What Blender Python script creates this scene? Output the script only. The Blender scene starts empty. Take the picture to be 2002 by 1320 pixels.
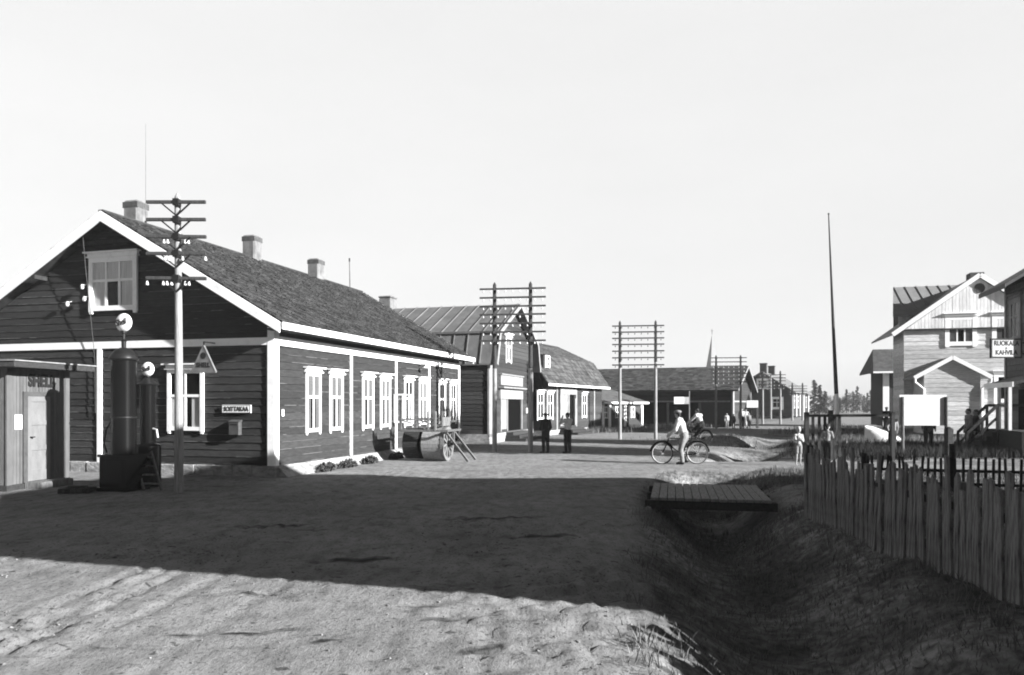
import bpy, bmesh, math, random
import numpy as np
from mathutils import Vector, Matrix, Euler
random.seed(7); rng = np.random.default_rng(7)
R = math.radians
scene = bpy.context.scene
COL = scene.collection

# ---------------------------------------------------------------- camera, sky, sun, exposure
F, H, HY = 1480.0, 1.85, 790.0            # focal length in photo pixels, eye height, horizon row
cam = bpy.data.objects.new('camera', bpy.data.cameras.new('camera')); COL.objects.link(cam)
cam.location = (0, 0, H); cam.rotation_euler = (R(90), 0, 0)
cam.data.sensor_width = 36; cam.data.lens = F/2002*36; cam.data.shift_y = 130/2002
cam.data.clip_start = .05; cam.data.clip_end = 6000
scene.camera = cam
SUN_A, SUN_E = 27.0, 20.0                 # degrees towards the viewer from +X, elevation
sd = Vector((math.cos(R(SUN_A))*math.cos(R(SUN_E)), -math.sin(R(SUN_A))*math.cos(R(SUN_E)), math.sin(R(SUN_E))))
sl = bpy.data.lights.new('sun', 'SUN'); sl.energy = 5.0; sl.angle = R(.5); sl.color = (1, 1, 1)
so = bpy.data.objects.new('sun', sl); COL.objects.link(so); so.rotation_euler = sd.to_track_quat('Z', 'Y').to_euler(); so.location = (20, -20, 30)
w = bpy.data.worlds.new('World'); scene.world = w; w.use_nodes = True
nt = w.node_tree; nt.nodes.clear()
sky = nt.nodes.new('ShaderNodeTexSky'); sky.sky_type = 'NISHITA'; sky.sun_disc = False
sky.sun_elevation = R(SUN_E); sky.sun_rotation = R(90+SUN_A); sky.dust_density = 2.0
bw = nt.nodes.new('ShaderNodeRGBToBW'); tc = nt.nodes.new('ShaderNodeTexCoord'); sx = nt.nodes.new('ShaderNodeSeparateXYZ')
rp = nt.nodes.new('ShaderNodeValToRGB'); mu = nt.nodes.new('ShaderNodeMath'); mu.operation = 'MULTIPLY'
bg = nt.nodes.new('ShaderNodeBackground'); ow = nt.nodes.new('ShaderNodeOutputWorld')
L = nt.links.new
L(sky.outputs[0], bw.inputs[0]); L(tc.outputs['Generated'], sx.inputs[0]); L(sx.outputs['Z'], rp.inputs[0])
cr = rp.color_ramp; cr.elements[0].position = 0.0; cr.elements[0].color = (.82,)*3+(1,)
cr.elements[1].position = .30; cr.elements[1].color = (.95,)*3+(1,)
e = cr.elements.new(.50); e.color = (1.0,)*3+(1,)
e = cr.elements.new(.62); e.color = (.12,)*3+(1,)
e = cr.elements.new(1.0); e.color = (.11,)*3+(1,)
fl = nt.nodes.new('ShaderNodeMix'); fl.data_type = 'FLOAT'; fl.inputs[0].default_value = .80; fl.inputs[3].default_value = 2.75   # thin white overcast veil evens the sky out
L(bw.outputs[0], fl.inputs[2])
az = nt.nodes.new('ShaderNodeMapRange'); az.interpolation_type = 'SMOOTHSTEP'; az.inputs[1].default_value = -.1; az.inputs[2].default_value = .62; az.inputs[3].default_value = .36; az.inputs[4].default_value = 1.0
L(sx.outputs['Y'], az.inputs[0]); m2 = nt.nodes.new('ShaderNodeMath'); m2.operation = 'MULTIPLY'; L(rp.outputs[0], m2.inputs[0]); L(az.outputs[0], m2.inputs[1])
cn = nt.nodes.new('ShaderNodeTexNoise'); cn.inputs['Scale'].default_value = 2.2; cn.inputs['Detail'].default_value = 5; cm = nt.nodes.new('ShaderNodeMapping'); cm.inputs['Scale'].default_value = (1, 1, 3.5); L(tc.outputs['Generated'], cm.inputs[0]); L(cm.outputs[0], cn.inputs[0])
cv = nt.nodes.new('ShaderNodeMapRange'); cv.inputs[1].default_value = .3; cv.inputs[2].default_value = .7; cv.inputs[3].default_value = .975; cv.inputs[4].default_value = 1.03; L(cn.outputs[0], cv.inputs[0])
vm = nt.nodes.new('ShaderNodeMath'); vm.operation = 'MULTIPLY'; L(fl.outputs[0], vm.inputs[0]); L(cv.outputs[0], vm.inputs[1])
L(vm.outputs[0], mu.inputs[0]); L(m2.outputs[0], mu.inputs[1]); L(mu.outputs[0], bg.inputs[0]); bg.inputs[1].default_value = .10
L(bg.outputs[0], ow.inputs[0])
scene.view_settings.view_transform = 'Standard'; scene.view_settings.look = 'None'
scene.view_settings.exposure = 1.8; scene.view_settings.gamma = 1
scene.render.engine = 'CYCLES'
scene.cycles.filter_width = 1.9

# ---------------------------------------------------------------- materials (a black and white world)
def mat(name, a, b=None, scale=6, stretch=(1,1,1), rough=.85, bump=0, bscale=None, detail=6, spec=.3, lo=.35, hi=.65, island=0, bdist=.02):
    """two greys mixed by object space noise, optional bump, optional random tone per mesh island"""
    m = bpy.data.materials.new(name); m.use_nodes = True; t = m.node_tree; n = t.nodes; l = t.links.new
    p = n['Principled BSDF']; p.inputs['Roughness'].default_value = rough; p.inputs['Specular IOR Level'].default_value = spec
    if b is None: b = a*.75
    tc = n.new('ShaderNodeTexCoord'); mp = n.new('ShaderNodeMapping'); mp.inputs['Scale'].default_value = stretch
    l(tc.outputs['Object'], mp.inputs[0])
    no = n.new('ShaderNodeTexNoise'); no.inputs['Scale'].default_value = scale; no.inputs['Detail'].default_value = detail; no.inputs['Roughness'].default_value = .65
    l(mp.outputs[0], no.inputs[0])
    r = n.new('ShaderNodeValToRGB'); r.color_ramp.elements[0].position = lo; r.color_ramp.elements[1].position = hi
    r.color_ramp.elements[0].color = (b, b, b, 1); r.color_ramp.elements[1].color = (a, a, a, 1)
    l(no.outputs[0], r.inputs[0]); c = r.outputs[0]
    if island:
        g = n.new('ShaderNodeNewGeometry'); mr = n.new('ShaderNodeMapRange'); mr.inputs[3].default_value = 1-island; mr.inputs[4].default_value = 1+island
        l(g.outputs['Random Per Island'], mr.inputs[0])
        mx = n.new('ShaderNodeMix'); mx.data_type = 'RGBA'; mx.blend_type = 'MULTIPLY'; mx.inputs[0].default_value = 1
        l(c, mx.inputs[6]); l(mr.outputs[0], mx.inputs[7]); c = mx.outputs[2]
    l(c, p.inputs['Base Color'])
    if bump:
        n2 = n.new('ShaderNodeTexNoise'); n2.inputs['Scale'].default_value = bscale or scale*3; n2.inputs['Detail'].default_value = 5
        l(mp.outputs[0], n2.inputs[0])
        bp = n.new('ShaderNodeBump'); bp.inputs['Strength'].default_value = bump; bp.inputs['Distance'].default_value = bdist
        l(n2.outputs[0], bp.inputs['Height']); l(bp.outputs[0], p.inputs['Normal'])
    return m
M = {}
M['redlog']  = mat('dark red painted logs', .040, .022, 3.0, (1.2, 1.2, 7), .8, .5, 9, spec=.15, island=.3)
M['redlog2'] = mat('faded red painted boards', .050, .028, 3.5, (1.2, 1.2, 6), .85, .4, 9, spec=.12, island=.3)
M['white']   = mat('white oil paint', .86, .72, 5, (1, 1, 1), .6, .15, 20, lo=.25, hi=.5)
M['dimwhite']= mat('worn white paint', .26, .16, 4, (1.5, 1.5, .6), .75, .3, 16, island=.12)
M['shingle'] = mat('weathered wood shingles', .056, .022, 4, (1, 1, 1), .95, .5, 30, spec=.1, island=.5)
M['shingle2']= mat('old dark shingles', .085, .045, 2.5, (1, 1, 1), .95, .5, 20, spec=.1, island=.45)
M['tin']     = mat('sheet metal roofing', .14, .09, 1.5, (1, 1, 1), .6, .15, 6, spec=.3, island=.12)
M['plaster'] = mat('whitewashed chimney', .20, .10, 3.5, (1, 1, .7), .95, .4, 14)
M['soot']    = mat('sooty chimney top', .085, .045, 8, rough=.95, bump=.3)
M['stone']   = mat('rough foundation stone', .34, .16, 3.5, (1, 1, 2), .95, .7, 12, bdist=.05)
M['pole']    = mat('bare pole wood', .30, .15, 5, (8, 8, .6), .9, .4, 12)
M['darkpole']= mat('tarred pole wood', .05, .02, 5, (8, 8, .6), .9, .4, 12)
M['darkwood']= mat('dark old timber', .035, .016, 6, (3, 3, 3), .9, .4, 14, island=.3)
M['greywood']= mat('weathered grey wood', .17, .07, 5, (6, 6, .8), .9, .5, 12, island=.35)
M['deck']    = mat('worn deck planks', .22, .12, 5, (8, .8, 4), .9, .4, 12, island=.3)
M['fencewood']=mat('weathered fence pickets', .22, .05, 4, (7, 7, .9), .9, .6, 10, island=.6)
M['black']   = mat('black enamel paint', .004, .003, 3, rough=.22, spec=.18)
M['iron']    = mat('dark iron', .012, .008, 10, rough=.4, spec=.25)
M['porcelain']=mat('white porcelain', .55, .5, 4, rough=.15, spec=.6)
M['globe']   = mat('white lamp glass globe', .82, .78, 4, rough=.2, spec=.5)
M['ink']     = mat('black sign paint', .012, .009, 8, rough=.7)
M['midgrey'] = mat('faded grey paint', .07, .045, 6, rough=.8)
M['kiosk']   = mat('pale grey painted boards', .10, .075, 4, (2, 2, .7), .7, .3, 14, island=.15)
M['board']   = mat('blank whitewashed board', .46, .36, 2.5, rough=.8, bump=.1)
M['palewood']= mat('pale unpainted cladding', .60, .36, 2.5, (1, 1, 7), .9, .3, 9, island=.25)
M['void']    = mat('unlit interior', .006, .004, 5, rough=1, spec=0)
M['skin']    = mat('skin', .30, .24, 8, rough=.6)
M['shirt']   = mat('white cotton shirt', .46, .30, 9, rough=.95, bump=.5, bscale=14, bdist=.03)
M['greycloth']=mat('light grey cotton', .22, .13, 9, rough=.95, bump=.5, bscale=14, bdist=.03)
M['midcloth']= mat('mid grey wool', .15, .08, 9, rough=.95, bump=.5, bscale=14, bdist=.03)
M['darkcloth']=mat('dark wool cloth', .022, .012, 9, rough=.95, bump=.5, bscale=14, bdist=.03)
M['hair']    = mat('dark hair', .02, .012, 40, rough=.8)
M['fair']    = mat('fair hair', .40, .25, 40, rough=.8)
M['leather'] = mat('dark leather', .03, .02, 20, rough=.6)
M['rubber']  = mat('tyre rubber', .03, .02, 20, rough=.9)
M['chrome']  = mat('dull plated steel', .45, .35, 20, rough=.35, spec=.6)
M['curtain'] = mat('sheer curtain', .15, .085, 3, (10, 10, .4), .95)
M['gablepaint'] = mat('chalky white boards', .80, .62, 4, (1.5, 1.5, .6), .8, .2, 16, island=.10)
M['paletin'] = mat('pale zinc roofing', .20, .155, 1.5, (1, 1, 1), .7, .1, 6, spec=.2)
M['signgrey']= mat('faded sign enamel', .17, .11, 5, rough=.7)
M['lace']    = mat('white lace curtain', .75, .5, 3, (10, 10, .4), .95)
M['needle']  = mat('dark conifer needles', .028, .014, 3, rough=.95, island=.4)
M['leaf']    = mat('grey green leaves', .06, .028, 3, rough=.95, island=.4)
M['bark']    = mat('bark', .08, .04, 8, rough=.95)
M['birch']   = mat('pale birch bark', .5, .25, 8, rough=.95)
M['grass']   = mat('meadow grass', .17, .07, 1.2, rough=.95, island=.5)
M['drygrass']= mat('dry tall grass', .16, .07, 1.2, rough=.95, island=.5)
M['shadegrass'] = mat('grass darkened for shade', .035, .015, 1.2, rough=.95, island=.5)  # tone lowered to stand for building shade across the near yard
M['doorpaint']= mat('worn pale door paint', .16, .12, 4, (1.5, 1.5, .6), .75, .3, 16)
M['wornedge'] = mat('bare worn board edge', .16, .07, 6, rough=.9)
M['rock']    = mat('pale field stone', .36, .2, 8, rough=.95, bump=.4)
M['slate']   = mat('grey church roof', .20, .17, 1, rough=.8)

def glass_mat():
    m = bpy.data.materials.new('window glass'); m.use_nodes = True; t = m.node_tree; n = t.nodes; l = t.links.new
    n.clear(); o = n.new('ShaderNodeOutputMaterial'); mx = n.new('ShaderNodeMixShader'); tr = n.new('ShaderNodeBsdfTransparent'); gl = n.new('ShaderNodeBsdfGlossy')
    lw = n.new('ShaderNodeLayerWeight'); lw.inputs[0].default_value = .5; pw = n.new('ShaderNodeMath'); pw.operation = 'POWER'; pw.inputs[1].default_value = 4; l(lw.outputs['Facing'], pw.inputs[0])
    fr = n.new('ShaderNodeMath'); fr.operation = 'MULTIPLY_ADD'; fr.inputs[1].default_value = .5; fr.inputs[2].default_value = .05; l(pw.outputs[0], fr.inputs[0]); gl.inputs['Roughness'].default_value = .06
    tr.inputs[0].default_value = (.92, .92, .92, 1)
    l(fr.outputs[0], mx.inputs[0]); l(tr.outputs[0], mx.inputs[1]); l(gl.outputs[0], mx.inputs[2]); l(mx.outputs[0], o.inputs[0])
    return m
M['glass'] = glass_mat()

def ground_mat():
    m = bpy.data.materials.new('sandy road and turf'); m.use_nodes = True; t = m.node_tree; n = t.nodes; l = t.links.new
    p = n['Principled BSDF']; p.inputs['Roughness'].default_value = .97; p.inputs['Specular IOR Level'].default_value = .08
    tc = n.new('ShaderNodeTexCoord')
    def noise(s, d=6, st=(1, 1, 1), rough=.6):
        mp = n.new('ShaderNodeMapping'); mp.inputs['Scale'].default_value = st; l(tc.outputs['Object'], mp.inputs[0])
        x = n.new('ShaderNodeTexNoise'); x.inputs['Scale'].default_value = s; x.inputs['Detail'].default_value = d; x.inputs['Roughness'].default_value = rough
        l(mp.outputs[0], x.inputs[0]); return x.outputs[0]
    def ramp(src, a, b, pa, pb):
        r = n.new('ShaderNodeValToRGB'); e = r.color_ramp.elements; e[0].position = pa; e[1].position = pb
        e[0].color = (a, a, a, 1); e[1].color = (b, b, b, 1); l(src, r.inputs[0]); return r.outputs[0]
    def mix(f, a, b, mode='MIX'):
        x = n.new('ShaderNodeMix'); x.data_type = 'RGBA'; x.blend_type = mode
        if isinstance(f, float): x.inputs[0].default_value = f
        else: l(f, x.inputs[0])
        l(a, x.inputs[6]); l(b, x.inputs[7]); return x.outputs[2]
    sand = mix(1.0, ramp(noise(.55, 5), .16, .215, .35, .65), ramp(noise(5, 8, (1, .45, 1)), .70, 1.08, .34, .56), 'MULTIPLY')
    sand = mix(1.0, sand, ramp(noise(34, 4, (1, .6, 1)), .50, 1.08, .32, .47), 'MULTIPLY')
    sand = mix(1.0, sand, ramp(noise(9, 3, (.8, 1, 1), .5), .35, 1.0, .30, .36), 'MULTIPLY')
    sand = mix(1.0, sand, ramp(noise(1.6, 6, (.55, 1.6, 1), .7), .45, 1.04, .30, .42), 'MULTIPLY')
    turf = mix(1.0, ramp(noise(.5, 4), .075, .24, .40, .62), ramp(noise(9, 8), .40, 1.4, .35, .65), 'MULTIPLY')
    at = n.new('ShaderNodeAttribute'); at.attribute_name = 'turf'
    ad = n.new('ShaderNodeMath'); ad.operation = 'ADD'; l(at.outputs['Fac'], ad.inputs[0])
    su = n.new('ShaderNodeMath'); su.operation = 'MULTIPLY_ADD'; l(noise(2.2, 7), su.inputs[0]); su.inputs[1].default_value = 1.1; su.inputs[2].default_value = -.55
    l(su.outputs[0], ad.inputs[1])
    hv = n.new('ShaderNodeMath'); hv.operation = 'MULTIPLY_ADD'; l(at.outputs['Fac'], hv.inputs[0]); hv.inputs[1].default_value = .5; hv.inputs[2].default_value = -.5
    l(mix(1.0, mix(ramp(ad.outputs[0], 0, 1, .36, .62), sand, turf), ramp(hv.outputs[0], 1, .28, .02, .22), 'MULTIPLY'), p.inputs['Base Color'])
    bp = n.new('ShaderNodeBump'); bp.inputs['Strength'].default_value = .75; bp.inputs['Distance'].default_value = .025
    l(noise(16, 8, (1, .6, 1), .7), bp.inputs['Height'])
    b2 = n.new('ShaderNodeBump'); b2.inputs['Strength'].default_value = .6; b2.inputs['Distance'].default_value = .012
    l(noise(70, 4), b2.inputs['Height']); l(bp.outputs[0], b2.inputs['Normal']); l(b2.outputs[0], p.inputs['Normal'])
    return m
M['ground'] = ground_mat()

# ---------------------------------------------------------------- helpers
def tag(o, label=None, cat=None, group=None, kind=None):
    if label: o['label'] = label
    if cat: o['category'] = cat
    if group: o['group'] = group
    if kind: o['kind'] = kind
    return o
def thing(name, loc, rz, label, cat, group=None):
    o = bpy.data.objects.new(name, None); COL.objects.link(o); o.empty_display_size = .2
    o.location = loc; o.rotation_euler = (0, 0, rz); return tag(o, label, cat, group)
KIDS = {}
def link(name, me, mt, parent=None):
    o = bpy.data.objects.new(name, me); COL.objects.link(o)
    if mt is not None and not me.materials: me.materials.append(mt)
    if parent is not None: o.parent = parent; KIDS.setdefault(parent, []).append(o)
    return o
def copy_tree(o, parent=None):
    c = o.copy(); COL.objects.link(c)
    if parent is not None: c.parent = parent; KIDS.setdefault(parent, []).append(c)
    for ch in list(KIDS.get(o, [])): copy_tree(ch, c)
    return c
class MB:
    def __init__(s): s.v = []; s.f = []
    def add(s, vs, fs):
        k = len(s.v); s.v += [tuple(v) for v in vs]; s.f += [tuple(i+k for i in f) for f in fs]; return s
    def box(s, a, b, fn=None):
        x0, y0, z0 = a; x1, y1, z1 = b
        vs = [(x, y, z) for x in (x0, x1) for y in (y0, y1) for z in (z0, z1)]
        if fn: vs = [fn(*v) for v in vs]
        return s.add(vs, [(0,1,3,2),(4,6,7,5),(0,4,5,1),(2,3,7,6),(0,2,6,4),(1,5,7,3)])
    def beam(s, p, q, wd, ht, up=(0, 0, 1)):
        p = Vector(p); q = Vector(q); d = (q-p).normalized(); u = Vector(up)
        if abs(d.dot(u)) > .98: u = Vector((1, 0, 0))
        r = d.cross(u).normalized(); u = r.cross(d)
        vs = [c + r*sx*wd/2 + u*sz*ht/2 for c in (p, q) for sx in (-1, 1) for sz in (-1, 1)]
        return s.add(vs, [(0,1,3,2),(4,6,7,5),(0,4,5,1),(2,3,7,6),(0,2,6,4),(1,5,7,3)])
    def tube(s, pts, rad, n=10, cap=True):
        pts = [Vector(p) for p in pts]
        if not hasattr(rad, '__len__'): rad = [rad]*len(pts)
        k = len(s.v); prev = None
        for i, p in enumerate(pts):
            d = (pts[min(i+1, len(pts)-1)]-pts[max(i-1, 0)]).normalized()
            if prev is None:
                u = Vector((0, 0, 1)) if abs(d.z) < .9 else Vector((1, 0, 0))
            else: u = prev
            r = d.cross(u).normalized(); u = r.cross(d).normalized(); prev = u
            for j in range(n):
                a = 2*math.pi*j/n; s.v.append(tuple(p+(r*math.cos(a)+u*math.sin(a))*rad[i]))
        for i in range(len(pts)-1):
            for j in range(n):
                j2 = (j+1) % n; s.f.append((k+i*n+j, k+i*n+j2, k+(i+1)*n+j2, k+(i+1)*n+j))
        if cap:
            s.f.append(tuple(k+j for j in range(n))[::-1]); s.f.append(tuple(k+(len(pts)-1)*n+j for j in range(n)))
        return s
    def lathe(s, prof, n=24, c=(0, 0, 0)):
        k = len(s.v)
        for r, z in prof:
            for j in range(n):
                a = 2*math.pi*j/n; s.v.append((c[0]+r*math.cos(a), c[1]+r*math.sin(a), c[2]+z))
        for i in range(len(prof)-1):
            for j in range(n):
                j2 = (j+1) % n; s.f.append((k+i*n+j, k+i*n+j2, k+(i+1)*n+j2, k+(i+1)*n+j))
        s.f.append(tuple(k+j for j in range(n))[::-1]); s.f.append(tuple(k+(len(prof)-1)*n+j for j in range(n)))
        return s
    def ell(s, c, r, nu=12, nv=8, rot=None):
        k = len(s.v); c = Vector(c)
        for i in range(nv+1):
            th = math.pi*i/nv
            for j in range(nu):
                a = 2*math.pi*j/nu
                v = Vector((r[0]*math.sin(th)*math.cos(a), r[1]*math.sin(th)*math.sin(a), r[2]*math.cos(th)))
                if rot is not None: v = rot @ v
                s.v.append(tuple(c+v))
        for i in range(nv):
            for j in range(nu):
                j2 = (j+1) % nu; s.f.append((k+i*nu+j, k+i*nu+j2, k+(i+1)*nu+j2, k+(i+1)*nu+j))
        return s
    def prism(s, poly, fn0, fn1):
        n = len(poly); vs = [fn0(p) for p in poly]+[fn1(p) for p in poly]
        return s.add(vs, [tuple(range(n))[::-1], tuple(range(n, 2*n))]+[(i, (i+1) % n, n+(i+1) % n, n+i) for i in range(n)])
    def mesh(s, name, split=None):
        me = bpy.data.meshes.new(name); me.from_pydata(s.v, [], s.f)
        if split is not None: me.polygons.foreach_set('material_index', [int(i >= split) for i in range(len(s.f))])
        me.validate()
        b = bmesh.new(); b.from_mesh(me); bmesh.ops.recalc_face_normals(b, faces=b.faces); b.to_mesh(me); b.free(); return me
    def build(s, name, mt, parent=None, smooth=False, bevel=0, split=None, mt2=None):
        me = s.mesh(name, split)
        if mt2: me.materials.append(mt); me.materials.append(mt2)
        o = link(name, me, mt, parent)
        if smooth:
            for p in me.polygons: p.use_smooth = True
            me.set_sharp_from_angle(angle=R(40))
        if bevel:
            md = o.modifiers.new('bevel', 'BEVEL'); md.width = bevel; md.segments = 1; md.limit_method = 'ANGLE'
        return o
def npmesh(name, v, f, mt, parent=None):
    """v (n,3), f (m,k) arrays -> object"""
    me = bpy.data.meshes.new(name); v = np.asarray(v, np.float32); f = np.asarray(f, np.int32)
    me.vertices.add(len(v)); me.vertices.foreach_set('co', v.ravel())
    me.loops.add(f.size); me.loops.foreach_set('vertex_index', f.ravel())
    me.polygons.add(len(f)); me.polygons.foreach_set('loop_start', np.arange(0, f.size, f.shape[1], dtype=np.int32))
    me.update(calc_edges=True); me.validate()
    return link(name, me, mt, parent)
def P(px, py, Y): return Vector(((px-1001)/F*Y, Y, H+(HY-py)/F*Y))      # a photo point at distance Y
def X_(px, Y): return (px-1001)/F*Y
def Z_(py, Y): return H+(HY-py)/F*Y
TH = {0: Matrix.Identity(4)}
def text(name, s, size, mt, parent, mtx, shear=0, sx=1.0, bold=0):
    cu = bpy.data.curves.new(name, 'FONT'); cu.body = s; cu.size = size; cu.align_x = 'CENTER'; cu.align_y = 'CENTER'; cu.extrude = .004; cu.shear = shear; cu.offset = bold
    t = bpy.data.objects.new(name, cu); COL.objects.link(t)
    dg = bpy.context.evaluated_depsgraph_get(); me = bpy.data.meshes.new_from_object(t.evaluated_get(dg)); me.name = name
    bpy.data.objects.remove(t); bpy.data.curves.remove(cu)
    me.transform(Matrix.Diagonal((sx, 1, 1, 1))); me.materials.clear()
    o = link(name, me, mt, parent); o.matrix_local = mtx; return o
def TM(x, y, z, o): # columns -> 4x4
    m = Matrix.Identity(4)
    for i, c in enumerate((x, y, z, o)):
        for j in range(3): m[j][i] = c[j]
    return m
# building frames: local x runs along the street front away from the viewer, local y runs inwards, outward offsets are d
def front(a, d, z): return (a, -d, z)          # street front (plane y = 0)
def gable(a, d, z): return (-d, a, z)          # end wall facing the viewer (plane x = 0)
def FRONT(a, d, z): return TM((1, 0, 0), (0, 0, 1), (0, -1, 0), (a, -d, z))
def GABLE(a, d, z): return TM((0, -1, 0), (0, 0, 1), (-1, 0, 0), (-d, a, z))
def clap(mb, f, ext, z0, z1, c=.19, lip=.016, th=.10, jit=.004, worn=None):
    """horizontal board courses; ext(z) gives the two ends at that height"""
    z = z0; 
    while z < z1-.01:
        zt = min(z+c, z1); a0, a1 = ext(z); b0, b1 = ext(zt)
        j = random.uniform(-jit, jit)
        if b1-b0 < .02: b0 = b1 = (b0+b1)/2
        n0 = lip+j
        vs = [f(a0, n0, z+.006), f(a1, n0, z+.006), f(b1, j, zt), f(b0, j, zt), f(a0, -th, z), f(a1, -th, z), f(b1, -th, zt), f(b0, -th, zt)]
        mb.add(vs, [(0,1,2,3),(4,5,1,0),(3,2,6,7),(4,0,3,7),(1,5,6,2)])
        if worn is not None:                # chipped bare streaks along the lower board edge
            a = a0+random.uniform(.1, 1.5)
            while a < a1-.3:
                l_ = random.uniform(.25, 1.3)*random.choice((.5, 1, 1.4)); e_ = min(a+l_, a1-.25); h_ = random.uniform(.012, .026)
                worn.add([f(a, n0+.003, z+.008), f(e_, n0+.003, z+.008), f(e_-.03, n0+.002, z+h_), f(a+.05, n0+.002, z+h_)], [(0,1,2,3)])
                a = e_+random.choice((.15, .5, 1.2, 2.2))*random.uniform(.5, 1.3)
        z = zt
    return mb
def vclap(mb, f, a0, a1, z0, ztop, c=.16, lip=.012, th=.06):
    a = a0
    while a < a1-.01:
        b = min(a+c, a1); j = random.uniform(0, lip)
        zt0, zt1 = ztop(a), ztop(b-.012)
        vs = [f(a, j, z0), f(b-.012, j, z0), f(b-.012, j, zt1), f(a, j, zt0), f(a, -th, z0), f(b, -th, z0), f(b, -th, ztop(b)), f(a, -th, zt0)]
        mb.add(vs, [(0,1,2,3),(4,5,1,0),(3,2,6,7),(4,0,3,7),(1,5,6,2)])
        a = b
    return mb
def window(parent, f, a, w, z0, z1, cols=2, tz=.62, hood=True, curtain=0, cmat='curtain', fw=.09, d=.05, mt=None, lab=None, apron=.16, lower_cols=None):
    """framed casement window standing proud of the wall: frame, glazing bars, hood; panes and curtains are sub-parts"""
    mt = mt or M['white']; mb = MB(); d0 = .024; d = d+.016
    def b(a0, a1, e0, e1, c0, c1): mb.box((a0, e0, c0), (a1, e1, c1), f)
    L0, R0 = a-w/2, a+w/2
    b(L0, L0+fw, d0, d, z0, z1); b(R0-fw, R0, d0, d, z0, z1)
    b(L0+fw, R0-fw, d0, d-.004, z1-fw, z1); b(L0+fw, R0-fw, d0, d-.004, z0+.03, z0+fw+.03)
    if apron: b(L0+.02, L0+fw-.01, d0, d-.006, z0-.05, z0); b(R0-fw+.01, R0-.02, d0, d-.006, z0-.05, z0)
    zi0, zi1 = z0+fw+.03, z1-fw; zm = zi0+(zi1-zi0)*tz
    ia0, ia1 = L0+fw, R0-fw
    b(ia0, ia1, d0+.02, d-.008, zm-.035, zm+.035)
    lc = lower_cols or cols
    for k in range(1, cols):
        x = ia0+(ia1-ia0)*k/cols; b(x-.025, x+.025, d0+.02, d-.010, zm+.035, zi1)
    for k in range(1, lc):
        x = ia0+(ia1-ia0)*k/lc; b(x-.035, x+.035, d0+.02, d-.010, zi0, zm-.035)
    if hood:
        b(L0-.05, R0+.05, d0, d+.05, z1, z1+.035); b(L0-.03, R0+.03, d0, d+.015, z1+.035, z1+.12); b(L0-.10, R0+.10, d0, d+.11, z1+.12, z1+.155)
    o = mb.build('window', mt, parent)
    if lab: o['label'] = lab
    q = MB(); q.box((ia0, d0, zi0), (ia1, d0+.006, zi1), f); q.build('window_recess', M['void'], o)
    if curtain:
        c = MB(); n = 24
        def strip(x0, x1, c0, c1, taper=0):
            vs = []; 
            for i in range(n+1):
                x = x0+(x1-x0)*i/n; xb = x+taper*(1 if curtain else 0)*(x0+x1-2*x)*0 
                e = d0+.012+.005*math.sin(i*2.1)
                vs += [f(x, e, c0), f(x, e, c1)]
            c.add(vs, [(2*i, 2*i+2, 2*i+3, 2*i+1) for i in range(n)])
        ww = ia1-ia0
        if curtain >= 2: strip(ia0, ia1, zm, zi1)
        strip(ia0, ia0+ww*.30, zi0, zm); strip(ia1-ww*.28, ia1, zi0, zm)
        c.build('curtain', M[cmat], o)
    g = MB(); g.add([f(ia0, d0+.024, zi0), f(ia1, d0+.024, zi0), f(ia1, d0+.024, zi1), f(ia0, d0+.024, zi1)], [(0,1,2,3)]); g.build('pane', M['glass'], o)
    return o
def shingle_slope(mb, o, ax, up, la, lu, row=.22, wd=.13, th=.022):
    """courses of separate shingles on a slope: o eave corner, ax unit vector along eave, up unit vector up the slope"""
    o, ax, up = Vector(o), Vector(ax), Vector(up); nrm = ax.cross(up).normalized()
    if nrm.z < 0: nrm = -nrm
    r = int(lu/row)+1; row = lu/r
    for i in range(r):
        a = -random.uniform(0, wd)
        while a < la:
            ww = wd*random.uniform(.7, 1.35); a0 = max(a, 0); a1 = min(a+ww-.006, la); a += ww
            if a1-a0 < .02: continue
            jz = random.uniform(-.5, .5)*th*.7; ju = random.uniform(-.035, .02) if i else random.uniform(-.02, .01); t2 = th*random.uniform(.7, 1.5)
            p = o+up*(i*row+ju); q = o+up*min((i+1)*row+.05, lu)
            n0 = nrm*(t2+jz+.012); n1 = nrm*(.006)
            vs = [p+ax*a0+n0, p+ax*a1+n0, q+ax*a1+n1, q+ax*a0+n1, p+ax*a0, p+ax*a1]
            mb.add(vs, [(0,1,2,3),(4,5,1,0)])
    return mb
# ---------------------------------------------------------------- terrain: one sheet to the horizon, road cut out as its own object
def vn(x, y, s, seed=0):
    r = np.random.default_rng(seed); T = r.random((256, 256)); x = np.asarray(x)*s+1000.3; y = np.asarray(y)*s+1000.7
    xi = np.floor(x).astype(int); yi = np.floor(y).astype(int); fx = x-xi; fy = y-yi; fx = fx*fx*(3-2*fx); fy = fy*fy*(3-2*fy)
    g = lambda a, b: T[a & 255, b & 255]
    return (g(xi, yi)*(1-fx)+g(xi+1, yi)*fx)*(1-fy)+(g(xi, yi+1)*(1-fx)+g(xi+1, yi+1)*fx)*fy-.5
def ss(a, b, x): t = np.clip((x-a)/(b-a), 0, 1); return t*t*(3-2*t)
DY = [-6, 2, 5, 7, 10, 14, 19.5, 23, 28, 35, 45, 60, 90, 150, 3000]
DX = [.6, 1.6, 2.15, 2.55, 3.1, 3.75, 5.0, 6.6, 8.9, 11.5, 16, 26, 52, 100, 3000]
def xc(y): return np.interp(y, DY, DX)
LX = [-5, 4, 9, 12, 20, 35, 80]; LY = [46, 47, 49.5, 54, 66, 95, 190]
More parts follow.
